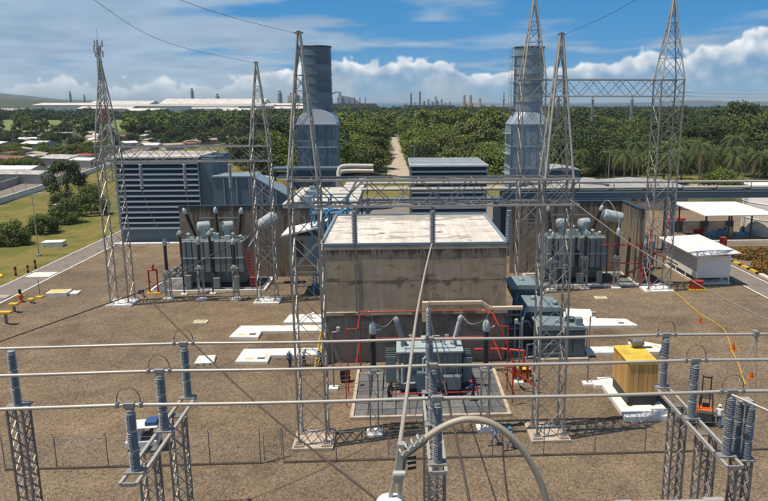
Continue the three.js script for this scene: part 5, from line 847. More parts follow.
  for (let k = 0; k < 3; k++) { const c = thing('valve_skid', ['blue valve skid beside the rightmost tower, left of three', 'blue valve skid beside the rightmost tower, middle of three', 'blue valve skid beside the rightmost tower, right of three'][k], 'valve skid', [35.4 + k * 1.6, 0, -100 - k * 1.3], 0, 'valve skids'); mesh('frame', M(...[[-0.6, -0.6], [0.6, -0.6], [-0.6, 0.6], [0.6, 0.6]].map(([x, z]) => box(x - 0.06, x + 0.06, 0, 5.2, z - 0.06, z + 0.06)), ...[1.6, 3.4, 5.1].map(y => M(box(-0.54, 0.54, y, y + 0.1, 0.55, 0.65), box(-0.54, 0.54, y, y + 0.1, -0.65, -0.55)))), MT.blue, c); mesh('vessel', lathe([[0, 0.6], [0.35, 0.7], [0.4, 1.0], [0.4, 4.2], [0.3, 4.5], [0, 4.6]], 12), MT.blueLite, c); mesh('valve', M(cyl([-0.3, 2.4, 0.5], [0.5, 2.4, 0.5], 0.16, 0.16, 8), lathe([[0, 0], [0.25, 0], [0.25, 0.06], [0, 0.06]], 10).translate(0.1, 2.8, 0.5)), MT.red, c); }
  // boundary walls
  const wall = (label, pts, h, m, posts) => { const s = thing('boundary_wall', label, 'wall', [0, 0, 0], 0, 'boundary walls'); for (let i = 0; i + 1 < pts.length; i++) { const [a, b] = [pts[i], pts[i + 1]], L = Math.hypot(b[0] - a[0], b[1] - a[1]), n = Math.round(L / 8); for (let k = 0; k < n; k++) { const u = k / n, v = (k + 1) / n, A = [lerp(a[0], b[0], u), h / 2 - 0.05, lerp(a[1], b[1], u)], B = [lerp(a[0], b[0], v), h / 2 - 0.05, lerp(a[1], b[1], v)]; bar(s, 'wall_panel', A, B, 0.35, m, UB, h); if (posts) { bar(s, 'post', [A[0], h, A[2]], [A[0], h + 1.6, A[2]], 0.16, MT.steelC, UC); bar(s, 'post_arm', [A[0], h + 1.6, A[2]], [A[0] + 0.4, h + 2.0, A[2]], 0.12, MT.steelC, UC); } } } return s; };
  wall('pale low boundary wall along the lawn, nearer of two', [[-96, -140], [-99.6, -180], [-104.5, -221], [-118, -317], [-138, -420]], 1.6, MT.padWhite, true);
  wall('pale boundary wall along the back alley, farther of two', [[-110, -150], [-115.4, -209], [-129, -284], [-147, -400]], 2.2, MT.concrete, true);
}

// ---------------------------------------------------------------- forklift and utility cart
{
  let t = thing('forklift', 'orange forklift with black mast behind the right bus support', 'forklift', [24.4, 0, -51.0], -0.4);
  mesh('chassis', M(box(-0.55, 0.55, 0.35, 0.9, -0.9, 0.9, 0.08), box(-0.5, 0.5, 0.9, 1.25, 0.3, 0.95, 0.08)), MT.orange, t);
  mesh('counterweight', box(-0.55, 0.55, 0.3, 1.2, 0.92, 1.3, 0.12), MT.dark, t); mesh('seat', M(box(-0.28, 0.28, 0.92, 1.1, -0.2, 0.28, 0.05), box(-0.28, 0.28, 1.1, 1.6, 0.2, 0.29, 0.04)), MT.black, t);
  mesh('overhead_guard', M(...[[-0.5, -0.6], [0.46, -0.6], [-0.5, 0.8], [0.46, 0.8]].map(([x, z]) => box(x, x + 0.06, 0.9, 2.15, z, z + 0.06)), ...[0, 1, 2, 3, 4, 5].map(k => box(-0.5, 0.52, 2.15, 2.2, -0.6 + k * 0.27, -0.54 + k * 0.27))), MT.black, t);
  for (const x of [-0.36, 0.28]) mesh('mast_rail', box(x, x + 0.09, 0.1, 3.4, -1.05, -0.93), MT.black, t); mesh('mast_cross', M(box(-0.26, 0.27, 3.2, 3.3, -1.04, -0.95), box(-0.26, 0.27, 1.8, 1.9, -1.04, -0.95)), MT.black, t);
  for (const x of [-0.3, 0.18]) mesh('fork', M(box(x, x + 0.12, 0.06, 0.12, -2.1, -1.06), box(x, x + 0.12, 0.06, 0.6, -1.12, -1.06)), MT.dark, t);
  for (const [x, z, r] of [[-0.62, -0.6, 0.33], [0.44, -0.6, 0.33], [-0.6, 0.8, 0.27], [0.42, 0.8, 0.27]]) { const w = mesh('wheel', cyl([x, r, z], [x + 0.2, r, z], r, r, 16), MT.black, t); mesh('rim', cyl([x - 0.01, r, z], [x + 0.21, r, z], r * 0.5, r * 0.5, 12), MT.orange, w); }
  t = thing('utility_cart', 'white utility cart with blue load behind the left bus support', 'cart', [-18.6, 0, -48.6], 0.1);
  mesh('body', M(box(-1.4, 0.9, 0.45, 0.95, -0.75, 0.75, 0.1), box(-1.3, -0.3, 0.95, 1.35, -0.7, 0.7, 0.08)), MT.white, t); mesh('roof', box(-1.2, 0.9, 1.9, 1.98, -0.75, 0.75, 0.03), MT.white, t);
  for (const [x, z] of [[-1.0, -0.68], [-1.0, 0.64], [0.8, -0.68], [0.8, 0.64]]) mesh('roof_post', box(x, x + 0.05, 0.95, 1.9, z, z + 0.05), MT.dark, t);
  mesh('seat', M(box(-0.25, 0.3, 0.96, 1.15, -0.6, 0.6, 0.05), box(0.24, 0.34, 1.15, 1.6, -0.6, 0.6, 0.04)), MT.dark, t); mesh('cargo', box(0.0, 0.85, 1.99, 2.3, -0.5, 0.5, 0.06), std([0.03, 0.09, 0.22], { roughness: 0.6 }), t);
  for (const [x, z] of [[-0.95, -0.8], [-0.95, 0.66], [0.55, -0.8], [0.55, 0.66]]) { const w = mesh('wheel', cyl([x, 0.28, z], [x, 0.28, z + 0.16], 0.28, 0.28, 14), MT.black, t); mesh('rim', cyl([x, 0.28, z - 0.01], [x, 0.28, z + 0.17], 0.14, 0.14, 10), MT.steelC, w); }
  for (const x of [-1.5, 1.5]) mesh('tow_bar', box(Math.min(x, x * 0.62), Math.max(x, x * 0.62), 0.4, 0.5, -0.06, 0.06), MT.dark, t);
}

// ---------------------------------------------------------------- telecom mast, houses, far plant
{
  const t = thing('telecom_mast', 'slender telecom mast with antennas rising above the left gantry tower', 'mast', [-92, 0, -230], 0), H = 42, red = std([0.34, 0.12, 0.08], { roughness: 0.6 });
  const at = (u, k) => { const w = lerp(2.6, 0.45, u), a = k * Math.PI * 2 / 3 + 0.4; return [w * Math.cos(a), H * u, w * Math.sin(a)]; };
  for (let k = 0; k < 3; k++) for (let s = 0; s < 7; s++) bar(t, 'leg', at(s / 7, k), at((s + 1) / 7, k), 0.24, s === 3 || s === 0 ? red : MT.steelC);
  for (let s = 0; s < 14; s++) for (let k = 0; k < 3; k++) { bar(t, 'brace', at(s / 14, k), at((s + 1) / 14, (k + 1) % 3), 0.13, Math.floor(s / 2) === 3 ? red : MT.steelC); bar(t, 'brace', at(s / 14, (k + 1) % 3), at((s + 1) / 14, k), 0.13, Math.floor(s / 2) === 3 ? red : MT.steelC); }
  for (let k = 0; k < 9; k++) { const a = k * 0.7, y = 38.5 + (k % 3) * 1.6; mesh('antenna', box(1.25 * Math.cos(a) - 0.18, 1.25 * Math.cos(a) + 0.18, y, y + 2, 1.25 * Math.sin(a) - 0.14, 1.25 * Math.sin(a) + 0.14, 0.05), MT.steelC, t); mesh('antenna_arm', cyl([0, y + 1, 0], [1.25 * Math.cos(a), y + 1, 1.25 * Math.sin(a)], 0.06, 0.06, 6), MT.steelB, t); }
  mesh('lightning_rod', cyl([0, 41.5, 0], [0, 47, 0], 0.09, 0.04, 6), MT.steelB, t);
}
const roofMats = { white: std(null, { map: grainy([0.70, 0.70, 0.69], 0.15, 8, 401, 0.25), roughness: 0.7 }), grey: std(null, { map: grainy([0.40, 0.39, 0.37], 0.2, 8, 402, 0.4), roughness: 0.8 }), rust: std(null, { map: grainy([0.22, 0.105, 0.065], 0.25, 6, 403, 0.5), roughness: 0.9 }), tan: std(null, { map: grainy([0.42, 0.33, 0.25], 0.25, 6, 404, 0.4), roughness: 0.9 }), red: std([0.36, 0.05, 0.035]) };
const houseWall = [std([0.52, 0.47, 0.40]), std([0.42, 0.40, 0.37]), std([0.46, 0.34, 0.25]), std([0.58, 0.56, 0.52])];
function house(label, x, z, w, d, h, turn, roof, i, pitch = 0.18) {
  const t = thing('house', label, 'house', [x, -0.06, z], turn, 'houses left of the plant');
  mesh('wall', box(-w / 2, w / 2, 0, h, -d / 2, d / 2), houseWall[i % 4], t);
  const e = 0.5, rh = w / 2 * pitch;
  for (const s of [-1, 1]) mesh('roof_slope', prism([[s * (w / 2 + e), h - 0.1 + 0.02], [0, h + rh], [0, h + rh + 0.14], [s * (w / 2 + e), h + 0.06]].sort((a, b) => 0), -d / 2 - e, d / 2 + e), roofMats[roof], t);
  for (const s of [-1, 1]) mesh('gable', prism([[-w / 2, h + 0.002], [w / 2, h + 0.002], [0, h + rh - 0.02]], s * d / 2 - 0.1, s * d / 2 + 0.1), houseWall[i % 4], t);
  mesh('door', box(-0.5, 0.5, 0.05, 2.1, d / 2 + 0.005, d / 2 + 0.07), MT.dark, t);
  for (const q of [-0.32, 0.32]) mesh('window', box(q * w - 0.6, q * w + 0.6, h * 0.4, h * 0.75, d / 2 + 0.005, d / 2 + 0.06), MT.glass, t);
}
house('house with a long pale roof at the left edge behind the alley wall', -133, -242, 9, 26, 3.4, 1.5, 'white', 0); house('long pale-roofed house nearest the alley wall', -122, -230, 8, 22, 3.0, 1.45, 'grey', 1);
house('rust-red roofed house at the left edge', -152, -283, 10, 16, 3.6, 1.4, 'rust', 2); house('broad grey-roofed house with pale end, behind the lawn trees', -131, -286, 12, 13, 3.6, 1.2, 'grey', 3); house('house with bright white roof beside the broad grey roof', -123, -281, 7, 13, 3.2, 1.3, 'white', 0); house('small red-roofed house between the grey and white roofs', -128.5, -299, 5, 7, 3.6, 1.3, 'red', 1);
house('house with brilliant white roof in the middle of the left houses', -187, -381, 12, 12, 4.0, 1.3, 'white', 1); house('white-roofed house cut by the left edge, farther back', -209, -384, 10, 11, 3.8, 1.2, 'white', 2); house('rust-roofed house behind the rust-red one', -166, -310, 9, 11, 3.4, 0.2, 'rust', 3); house('tan house between the left trees', -178, -345, 8, 10, 3.2, 0.4, 'tan', 0);
{
  const r = rng(77), spots = [[-153, -412, 'white'], [-143, -405, 'tan'], [-133, -388, 'white'], [-121, -386, 'tan'], [-116, -398, 'rust'], [-119, -418, 'tan'], [-117, -441, 'tan'], [-124, -498, 'white'], [-96, -455, 'tan'], [-119, -590, 'grey'], [-185, -446, 'white'], [-240, -500, 'tan'], [-165, -620, 'white'], [-106, -470, 'tan'], [-128, -470, 'grey'], [-200, -450, 'grey'], [-214, -420, 'rust'], [-230, -455, 'white'], [-176, -420, 'tan'], [-150, -445, 'grey'], [-255, -540, 'grey'], [-222, -560, 'white'], [-280, -560, 'tan'], [-190, -560, 'grey'], [-160, -530, 'tan'], [-205, -505, 'white']]; for (let k = 0; k < 44; k++) { const z = -290 - 420 * r(), px = 5 + 285 * r(), x = (px - 436) / 700 * -z - z * -0.0545; if (x > lerp(-112, -150, clamp((-z - 200) / 220)) - 14 && z > -430) continue; spots.push([x, z, ['white', 'grey', 'tan', 'rust', 'white'][Math.floor(r() * 5)]]); }
  spots.forEach(([x, z, c], i) => { const px = 436 + 700 * (x + z * 0.0545) / -z; house(`small ${c === 'rust' ? 'rust' : c}-roofed house, ${z > -400 ? 'near part' : z > -520 ? 'middle' : 'far end'} of the settlement, ${px < 50 ? 'by the left edge' : px < 100 ? 'left of the mast' : px < 160 ? 'right of the mast' : px < 220 ? 'above the filter house' : 'before the left stack'}`, x, z, 6 + r() * 4, 7 + r() * 5, 2.3 + 0.5 * r(), r() * 3, c, i); scene.children[scene.children.length - 1].userData.group = 'distant small houses'; });
}
{
  const bigRoof = std(null, { map: grainy([0.56, 0.55, 0.51], 0.15, 60, 406, 0.3), roughness: 0.8 }), bigWall = std([0.70, 0.71, 0.71], { roughness: 0.8 });
  const ware = (label, x0, x1, z0, z1, h, rise, roof = bigRoof) => {
    const t = thing('warehouse', label, 'warehouse', [0, 0, 0], 0, 'distant warehouses'), zm = (z0 + z1) / 2;
    mesh('wall', box(x0, x1, 0, h, z0, z1), bigWall, t);
    for (const [za, zb] of [[z1 + 2, zm], [z0 - 2, zm]]) { const g = new THREE.BufferGeometry(), q = [x0 - 3, h + 0.3, za, x1 + 3, h + 0.3, za, x1 + 3, h + 0.3 + rise, zb, x0 - 3, h + 0.3, za, x1 + 3, h + 0.3 + rise, zb, x0 - 3, h + 0.3 + rise, zb]; g.setAttribute('position', new THREE.Float32BufferAttribute([...q, ...q.map((v, i) => i % 3 === 1 ? v - 0.6 : v)], 3)); g.computeVertexNormals(); mesh('roof_slope', uvm(g), roof, t); }
    for (const x of [x0, x1 - 1]) mesh('gable', prism([[-z1, h + 0.01], [-z0, h + 0.01], [-zm, h + rise - 0.4]].map(([a, b]) => [a, b]), 0, 1).rotateY(Math.PI / 2).translate(x, 0, 0), bigWall, t);
    const q = Math.max(3, Math.round((x1 - x0) / 30)); for (let k = 0; k < q; k++) mesh('loading_door', box(lerp(x0, x1, (k + 0.25) / q), lerp(x0, x1, (k + 0.6) / q), 0, h * 0.55, z1 + 0.05, z1 + 0.6), k % 3 ? MT.concrete : MT.blueDark, t);
  };
  ware('long pale warehouse with the highest arched roof at far left of centre', -520, -300, -1720, -1600, 20, 12); ware('white warehouse left of the highest arched roof', -660, -535, -1660, -1560, 18, 9); ware('leftmost distant white warehouse', -790, -680, -1700, -1600, 18, 5); ware('grey front warehouse before the arched roofs', -560, -250, -1500, -1440, 17, 3, std([0.42, 0.43, 0.43])); ware('white warehouse right of the arched roofs, behind the left stack', -290, -170, -1700, -1600, 18, 4);
  ware('long low white warehouse right of the left exhaust stack', -190, -78, -985, -950, 7.5, 1.5); ware('small white block in the right wood near the edge', 209, 240, -425, -410, 12.8, 0.4); ware('low white warehouse near the avenue end', -20, 70, -1820, -1780, 11, 1); ware('low pale warehouse far right of the avenue', 180, 330, -2050, -2000, 13, 1);
  [[-900, -1300, 70, 12], [-780, -1250, 60, 10], [-640, -1330, 90, 13], [-520, -1260, 60, 10], [-420, -1340, 80, 12], [-330, -1240, 50, 10], [-250, -1330, 70, 13]].forEach(([x, z, w, h], k) => ware(`${['leftmost', 'second', 'third', 'fourth', 'fifth', 'sixth', 'rightmost'][k]} low shed from the left in the row before the big warehouses`, x * 0.9, x * 0.9 + w, z - 40, z, h, 4, k % 3 === 1 ? roofMats.grey : bigRoof));
  let t = thing('storage_hall', 'tall grey gabled process hall on the horizon right of the left stack', 'factory', [0, 0, 0]); const gm = std([0.25, 0.27, 0.29], { roughness: 0.8 }), gm2 = std([0.48, 0.50, 0.52], { roughness: 0.8 });
  mesh('hall', prism([[-205, 0], [-128, 0], [-128, 24], [-150, 40], [-196, 48], [-205, 30]], -2560, -2500), gm2, t); mesh('elevator_tower', box(-202, -192, 0, 60, -2498, -2488), gm2, t); mesh('conveyor', M(cyl([-330, 14, -2490], [-205, 60, -2490], 3, 3, 6)), gm, t); for (let k = 0; k < 7; k++) mesh('rib', box(-225 + k * 19, -222 + k * 19, 0, 40, -2499, -2496), MT.steelB, t);
  mesh('base_shed', box(-260, -70, 0, 20, -2480, -2440), MT.blueDark, t);
  t = thing('refinery', 'refinery columns and two tall chimneys on the horizon above the avenue', 'refinery', [0, 0, 0]); for (const [x, h, rr] of [[49, 54, 4], [80, 61, 4]]) mesh('chimney', cyl([x, 0, -2500], [x, h, -2500], rr, rr * 0.7, 10), MT.steelB, t);
  [[62, 24], [95, 28], [110, 34], [124, 26], [136, 44], [142, 30], [156, 34], [170, 22], [184, 26], [30, 20]].forEach(([x, h], k) => mesh('column', M(cyl([x, 0, -2510], [x, h, -2510], 4, 4, 10), box(x - 7, x + 7, 0, h * 0.5, -2530, -2515)), k % 2 ? gm : MT.steelC, t)); mesh('pipe_house', box(20, 200, 0, 14, -2496, -2470), MT.blueDark, t);
  t = thing('kiln_plant', 'cluster of brown kilns with short chimneys on the horizon left of the right stack', 'factory', [0, 0, 0]); const bm = std([0.30, 0.22, 0.17], { roughness: 0.9 }); [[188, 30], [206, 30], [232, 24]].forEach(([x, h]) => { mesh('kiln', lathe([[0, 0], [9, 0], [8, h * 0.6], [4, h * 0.8], [3.4, h * 1.45], [0, h * 1.45]], 12).translate(x, 0, -2000), bm, t); }); mesh('works', box(180, 245, 0, 12, -2010, -1995), bm, t);
  t = thing('radio_mast', 'thin mast on the horizon just left of the right exhaust stack', 'mast', [300, 0, -2000]); mesh('mast', cyl([0, 0, 0], [0, 52, 0], 2.4, 1.2, 6), MT.steelB, t); mesh('platform', lathe([[0, 30], [5, 30], [5, 33], [0, 33]], 8), MT.steelB, t);
  for (const [x, h, w, l] of [[-720, 48, 5, 'leftmost'], [-690, 40, 4, 'second from left'], [-455, 56, 7, 'tallest'], [-400, 42, 9, 'squat'], [-262, 50, 10, 'paired'], [-232, 44, 26, 'broad']]) { const s = thing('silo', `${l} dark silo standing above the distant warehouse roofs`, 'silo', [x * 1.17, 0, -1900], 0, 'silos above the warehouses'); mesh('shaft', lathe([[0, 0], [w * 0.6, 0], [w * 0.6, h - 3], [w * 0.3, h], [0, h]], 12), gm, s); mesh('headhouse', box(-w * 0.3, w * 0.3, h, h + 4, -w * 0.3, w * 0.3), gm, s); }
}

// ---------------------------------------------------------------- trees, palms, bushes, hedges
const leafMat = std([1, 1, 1], { vertexColors: true, roughness: 0.85 }), barkMat = std([0.10, 0.075, 0.05], { roughness: 1 });
function leafCloud(seed, clumps, perClump, leaf, tones, squash = 0.8) {     // leaf-sized faces gathered in clumps
  const r = rng(seed), n = clumps.length * perClump, pos = new Float32Array(n * 18), col = new Float32Array(n * 18); let k = 0;
  const nrm = V(0, 0, 0), u = V(0, 0, 0), w = V(0, 0, 0), c = V(0, 0, 0);
  clumps.forEach(([cx, cy, cz, cr]) => {
    const tone = tones[Math.floor(r() * tones.length)], tv = 0.8 + 0.4 * r();
    for (let q = 0; q < perClump; q++) {
      const th = r() * 6.2832, cz2 = r() * 2 - 1, s = Math.sqrt(1 - cz2 * cz2), rad = cr * Math.pow(r(), 0.4);
      nrm.set(s * Math.cos(th), cz2, s * Math.sin(th)); c.set(cx + nrm.x * rad, cy + nrm.y * rad * squash, cz + nrm.z * rad);
      nrm.x += (r() - 0.5) * 1.3; nrm.y += (r() - 0.5) * 1.3 + 0.35; nrm.z += (r() - 0.5) * 1.3; nrm.normalize();
      u.set(r() - 0.5, r() - 0.5, r() - 0.5).cross(nrm).normalize(); w.copy(nrm).cross(u);
      const L = leaf * (0.65 + 0.7 * r()), W = L * 0.62, f = L * 0.22, sh = tv * (0.75 + 0.5 * r());
      const P = (a, b, d) => [c.x + u.x * a + w.x * b + nrm.x * d, c.y + u.y * a + w.y * b + nrm.y * d, c.z + u.z * a + w.z * b + nrm.z * d];
      const A = P(-L, 0, -f), B = P(0, W, 0), C = P(L, 0, -f), D = P(0, -W, 0);
      pos.set([...A, ...B, ...C, ...A, ...C, ...D], k * 18);
      for (let v = 0; v < 6; v++) col.set([tone[0] * sh, tone[1] * sh, tone[2] * sh], k * 18 + v * 3); k++;
    }
  });
  const g = new THREE.BufferGeometry(); g.setAttribute('position', new THREE.BufferAttribute(pos, 3)); g.setAttribute('color', new THREE.BufferAttribute(col, 3)); g.computeVertexNormals(); return g;
}
function crownClumps(seed, R, y0, H, n) {
  const r = rng(seed), out = [];
  for (let k = 0; k < n; k++) { const a = k * 2.39996 + r() * 0.6, v = r(), y = y0 + H * (0.12 + 0.88 * v), prof = Math.sqrt(Math.max(0.05, 1 - Math.pow((v - 0.32) / 0.72, 2))), rad = R * prof * (0.35 + 0.55 * Math.sqrt(r())); out.push([rad * Math.cos(a), y - H * 0.1, rad * Math.sin(a), R * (0.26 + 0.17 * r())]); }
  return out;
}
const TONE = { mid: [[0.085, 0.122, 0.022], [0.100, 0.140, 0.026], [0.072, 0.108, 0.022]], bright: [[0.125, 0.172, 0.026], [0.148, 0.190, 0.032], [0.105, 0.150, 0.024]], dark: [[0.045, 0.075, 0.020], [0.058, 0.088, 0.022], [0.038, 0.064, 0.018]], olive: [[0.115, 0.135, 0.034], [0.098, 0.122, 0.030], [0.13, 0.14, 0.042]] };
function trunkGeo(seed, h, r0, clumps) {
  const r = rng(seed), gs = [cyl([0, -0.1, 0], [0.15, h, 0.1], r0, r0 * 0.6, 7)];
  for (let k = 0; k < 5; k++) { const c = clumps[Math.floor(r() * clumps.length)]; gs.push(cyl([0.12, h * (0.8 + 0.2 * r()), 0.08], [c[0] * 0.8, c[1], c[2] * 0.8], r0 * 0.45, r0 * 0.14, 5)); }
  return M(gs);
}
function treeProto(seed, R, H, trunk, n, per, leaf, tones) { const cl = crownClumps(seed, R, trunk, H - trunk, n); return { crown: leafCloud(seed + 1, cl, per, leaf, tones), trunk: trunkGeo(seed + 2, trunk + (H - trunk) * 0.3, R * 0.055, cl), H }; }
const protos = [];
['mid', 'mid', 'bright', 'dark', 'olive', 'mid', 'bright', 'dark'].forEach((t, i) => protos.push(treeProto(500 + i * 11, [8.6, 7.0, 7.6, 9.2, 6.2, 10.4, 5.6, 6.8][i], [11.5, 10.8, 10.5, 12.5, 9.5, 11.2, 11.5, 13.5][i], [3.2, 3, 2.6, 3.6, 2.8, 3, 3.4, 4][i], 40, 96, 0.36, TONE[t])));
const treeKind = ['spreading mid-green', 'rounded mid-green', 'bright green', 'large dark green', 'olive green', 'broad-crowned mid-green', 'slender bright green', 'tall dark green'];
function plantTree(i, x, z, s, turn, label, group) {
  const p = protos[i], t = thing('broadleaf_tree', label, 'tree', [x, -0.06, z], turn, group); t.scale.set(s, s * (0.84 + 0.3 * hash(Math.round(x * 10), Math.round(z * 10), 4)), s);
  mesh('trunk', p.trunk, barkMat, t); mesh('crown', p.crown, leafMat, t); return t;
}
// palms
function palmProto(seed, h) {
  const r = rng(seed), gs = [], cols = [], tone = [TONE.dark[1], TONE.mid[2], TONE.dark[0]], lean = (r() - 0.5) * 0.8, top = [lean, h, (r() - 0.5) * 0.6];
  const pos = [], col = [];
  for (let k = 0; k < 22; k++) {
    const a = k * 2.4 + r() * 0.4, up = 1.0 - 1.4 * (k / 22), L = 3.3 + r() * 0.9, sh = 0.7 + 0.6 * r(), c = scl(k > 18 ? [0.14, 0.11, 0.05] : tone[k % 3], sh), n = 20; let prev = null;
    for (let q = 0; q <= n; q++) {
      const u = q / n, d = L * u * (1 - 0.18 * u), y = top[1] + L * (up * u - 0.95 * u * u), x = top[0] + Math.cos(a) * d, z = top[2] + Math.sin(a) * d, w = (0.12 + 0.62 * Math.sin(Math.PI * Math.min(1, u * 0.9 + 0.08))) * 0.9;
      const cur = [[x, y, z], [x - Math.sin(a) * w, y - w * 0.55, z + Math.cos(a) * w], [x + Math.sin(a) * w, y - w * 0.55, z - Math.cos(a) * w]];
      if (prev) for (const s of [1, 2]) { const mid = [0, 1, 2].map(m => lerp(prev[s][m], cur[s][m], 0.55)), root = [0, 1, 2].map(m => lerp(prev[0][m], cur[0][m], 0.75)); const tip = [cur[s][0] + Math.cos(a) * 0.25, cur[s][1] - 0.12, cur[s][2] + Math.sin(a) * 0.25]; pos.push(...prev[0], ...root, ...tip); for (let v = 0; v < 3; v++) col.push(...c); }
      prev = cur;
    }
  }
  const g = new THREE.BufferGeometry(); g.setAttribute('position', new THREE.Float32BufferAttribute(pos, 3)); g.setAttribute('color', new THREE.Float32BufferAttribute(col, 3)); g.computeVertexNormals();
  return { fronds: g, trunk: tube([[0, -0.1, 0], [lean * 0.3, h * 0.5, 0], top], 0.17, 10, 7) };
}
const palms = [palmProto(601, 8.5), palmProto(602, 7.2), palmProto(603, 10)], palmBark = std([0.30, 0.26, 0.21], { roughness: 1 });
function plantPalm(i, x, z, s, turn, label, group) { const t = thing('palm_tree', label, 'palm', [x, -0.06, z], turn, group); t.scale.setScalar(s); mesh('trunk', palms[i].trunk, palmBark, t); mesh('fronds', palms[i].fronds, leafMat, t); }
{
  const r = rng(4242), placed = [], far = [[], [], []];
  const F = 700, cs = Math.cos(0.05445), sn = Math.sin(0.05445);
  const inView = (x, z, m = 10) => { const d = -z * cs + x * sn, lx = x * cs + z * sn; const px = 436 + F * lx / Math.max(1, d) * 0.98; return d > 0 && px > -m * F / d - 20 && px < 768 + m * F / d + 20; };
  const free = (x, z) => {
    if (z > -192 || (z > -217 && x < 78)) return false;
    if (x > -9.5 && x < 10 && z > -900) return Math.abs(x - lerp(0.5, -3.5, clamp((-z - 236) / 500))) > 8 && z < -240;   // avenue
    if (z > -215 && z < -203 && x > -45) return false;                                        // crossing road
    if (x > -52 && x < 52 && z > -205) return false;
    if (x > -60 && x < 12 && z > -236) return false;
    if (x < -56 && z > -420) { const wx = lerp(-96, -140, clamp((-z - 150) / 270)); if (x > wx) return false; if (x > wx - 16) return false; }
    if (x > -640 && x < -240 && z < -640 && z > -1030) return r() < 0.05;
    return true;
  };
  const houses = scene.children.filter(o => /^(house|warehouse)/.test(o.name));
  const clear = (x, z, R) => { for (const h of houses) if (/^house/.test(h.name) && Math.hypot(h.position.x - x, (h.position.z - z) * (z < h.position.z ? 1 : 0.55)) < R) return false; if (x > 200 && x < 250 && z > -440 && z < -330) return false; return true; };
  const where = (x, z) => {
    const px = 436 + 700 * (x + z * 0.0545) / -z, d = z > -245 ? 'at the wood front' : z > -320 ? 'mid wood' : 'deep in the wood';
    const col = px < 95 ? 'left of the telecom mast' : px < 205 ? 'above the left filter house roof' : px < 295 ? 'between the left gantry and left stack' : px < 340 ? 'behind the left stack' : px < 391 ? 'just left of the avenue' : px < 450 ? 'just right of the avenue' : px < 510 ? 'left of the right stack' : px < 575 ? 'behind the right stack' : px < 640 ? 'below the high gantry beam' : px < 690 ? 'behind the rightmost tower' : px < 730 ? 'above the white canopy' : 'near the right edge';
    return d + ', ' + col;
  };
  const cand = [];
  for (let z = -194; z > -520; ) { const st = 9.8 + (-z - 190) * 0.016; for (let x = -330; x < 420; x += st) { const X = x + (r() - 0.5) * st * 0.9, Z = z + (r() - 0.5) * st * 0.8; if (!inView(X, Z, 6) || !free(X, Z) || !clear(X, Z, 6)) continue; const left = X < -60; if (left && r() < (Z < -380 && X < -160 ? 0.55 : 0.12)) continue; cand.push([X, Z, left]); } z -= st; }
  // the nearest and widest-seen three hundred are trees of their own
  cand.sort((a, b) => b[1] - a[1]);
  let made = 0;
  cand.forEach(([x, z, left], i) => {
    const palmZone = (x > 60 && z > -250 && r() < 0.6) || (Math.abs(x) < 40 && z > -330 && r() < 0.14);
    if (made < 300 && palmZone) { plantPalm(Math.floor(r() * 3), x, z, 1.0 + r() * 0.35, r() * 6, `feathery palm ${where(x, z)}`, 'palms at the wood edge'); made++; return; }
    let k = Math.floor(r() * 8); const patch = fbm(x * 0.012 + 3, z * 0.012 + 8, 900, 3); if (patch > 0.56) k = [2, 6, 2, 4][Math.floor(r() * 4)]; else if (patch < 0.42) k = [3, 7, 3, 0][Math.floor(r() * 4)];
    const s = (left ? 0.36 + r() * 0.3 : 0.62 + r() * 0.62 + (r() < 0.1 ? 0.5 : 0));
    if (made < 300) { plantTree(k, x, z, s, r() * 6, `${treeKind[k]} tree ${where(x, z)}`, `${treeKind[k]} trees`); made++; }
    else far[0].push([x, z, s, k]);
  });
  // everything farther is one mass of canopy
  for (let z = -520; z > -2450; ) { const st = 9.5 + (-z - 500) * 0.006; for (let x = -1900; x < 1900; x += st) { const X = x + (r() - 0.5) * st, Z = z + (r() - 0.5) * st; if (!inView(X, Z, 12) || !free(X, Z) || !clear(X, Z, 15)) continue; if (X > -60 && Z < -1550) continue; if (X < -60 && r() < 0.35) continue; if (X < -0.36 * -Z && Z > -660 && r() < 0.7) continue; const lx = 436 + 700 * (X + Z * 0.0545) / -Z; if (Z < -1120 && lx < 345) continue; if (X < -60 && X > -830 && Z < -1400 && Z > -1760 && X < -150) continue; if (X > -200 && X < -70 && Z < -948 && Z > -1000) continue; far[1].push([X, Z, 0.7 + r() * 0.75, Math.floor(r() * 8)]); } z -= st; }
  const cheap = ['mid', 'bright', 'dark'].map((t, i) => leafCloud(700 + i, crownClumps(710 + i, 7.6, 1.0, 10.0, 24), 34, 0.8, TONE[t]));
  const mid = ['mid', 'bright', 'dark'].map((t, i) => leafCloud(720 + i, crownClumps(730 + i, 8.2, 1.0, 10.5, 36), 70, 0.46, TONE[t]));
  const stuff = (name, label, geos, list) => { const groups = [[], [], []]; list.forEach(q => { const patch = fbm(q[0] * 0.008, q[1] * 0.008, 910, 3); groups[patch > 0.6 ? 1 : patch < 0.5 ? 2 : q[3] % 3].push(q); }); const o = new THREE.Group(); o.name = numbered(name); o.userData = { kind: 'stuff', label, category: 'wood' }; scene.add(o); groups.forEach((L, gi) => { if (!L.length) return; const im = new THREE.InstancedMesh(geos[gi], leafMat, L.length); im.name = 'canopy'; im.userData.kind = 'stuff'; const q = new THREE.Quaternion(), c = new THREE.Color(); L.forEach(([x, z, s], i) => { q.setFromAxisAngle(UPV, r() * 6.28); im.setMatrixAt(i, new THREE.Matrix4().compose(V(x, -0.06, z), q, V(s, s * (0.85 + 0.3 * r()), s))); const b = 0.8 + 0.4 * r(); im.setColorAt(i, c.setRGB(b, b, b * 0.95)); }); im.castShadow = im.receiveShadow = true; o.add(im); }); };  // cloud shadow over the wood is put into the colour as darker canopy patches
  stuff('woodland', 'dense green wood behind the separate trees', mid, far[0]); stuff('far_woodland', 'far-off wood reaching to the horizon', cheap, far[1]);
  console.log('trees', made, far[0].length, far[1].length);
}
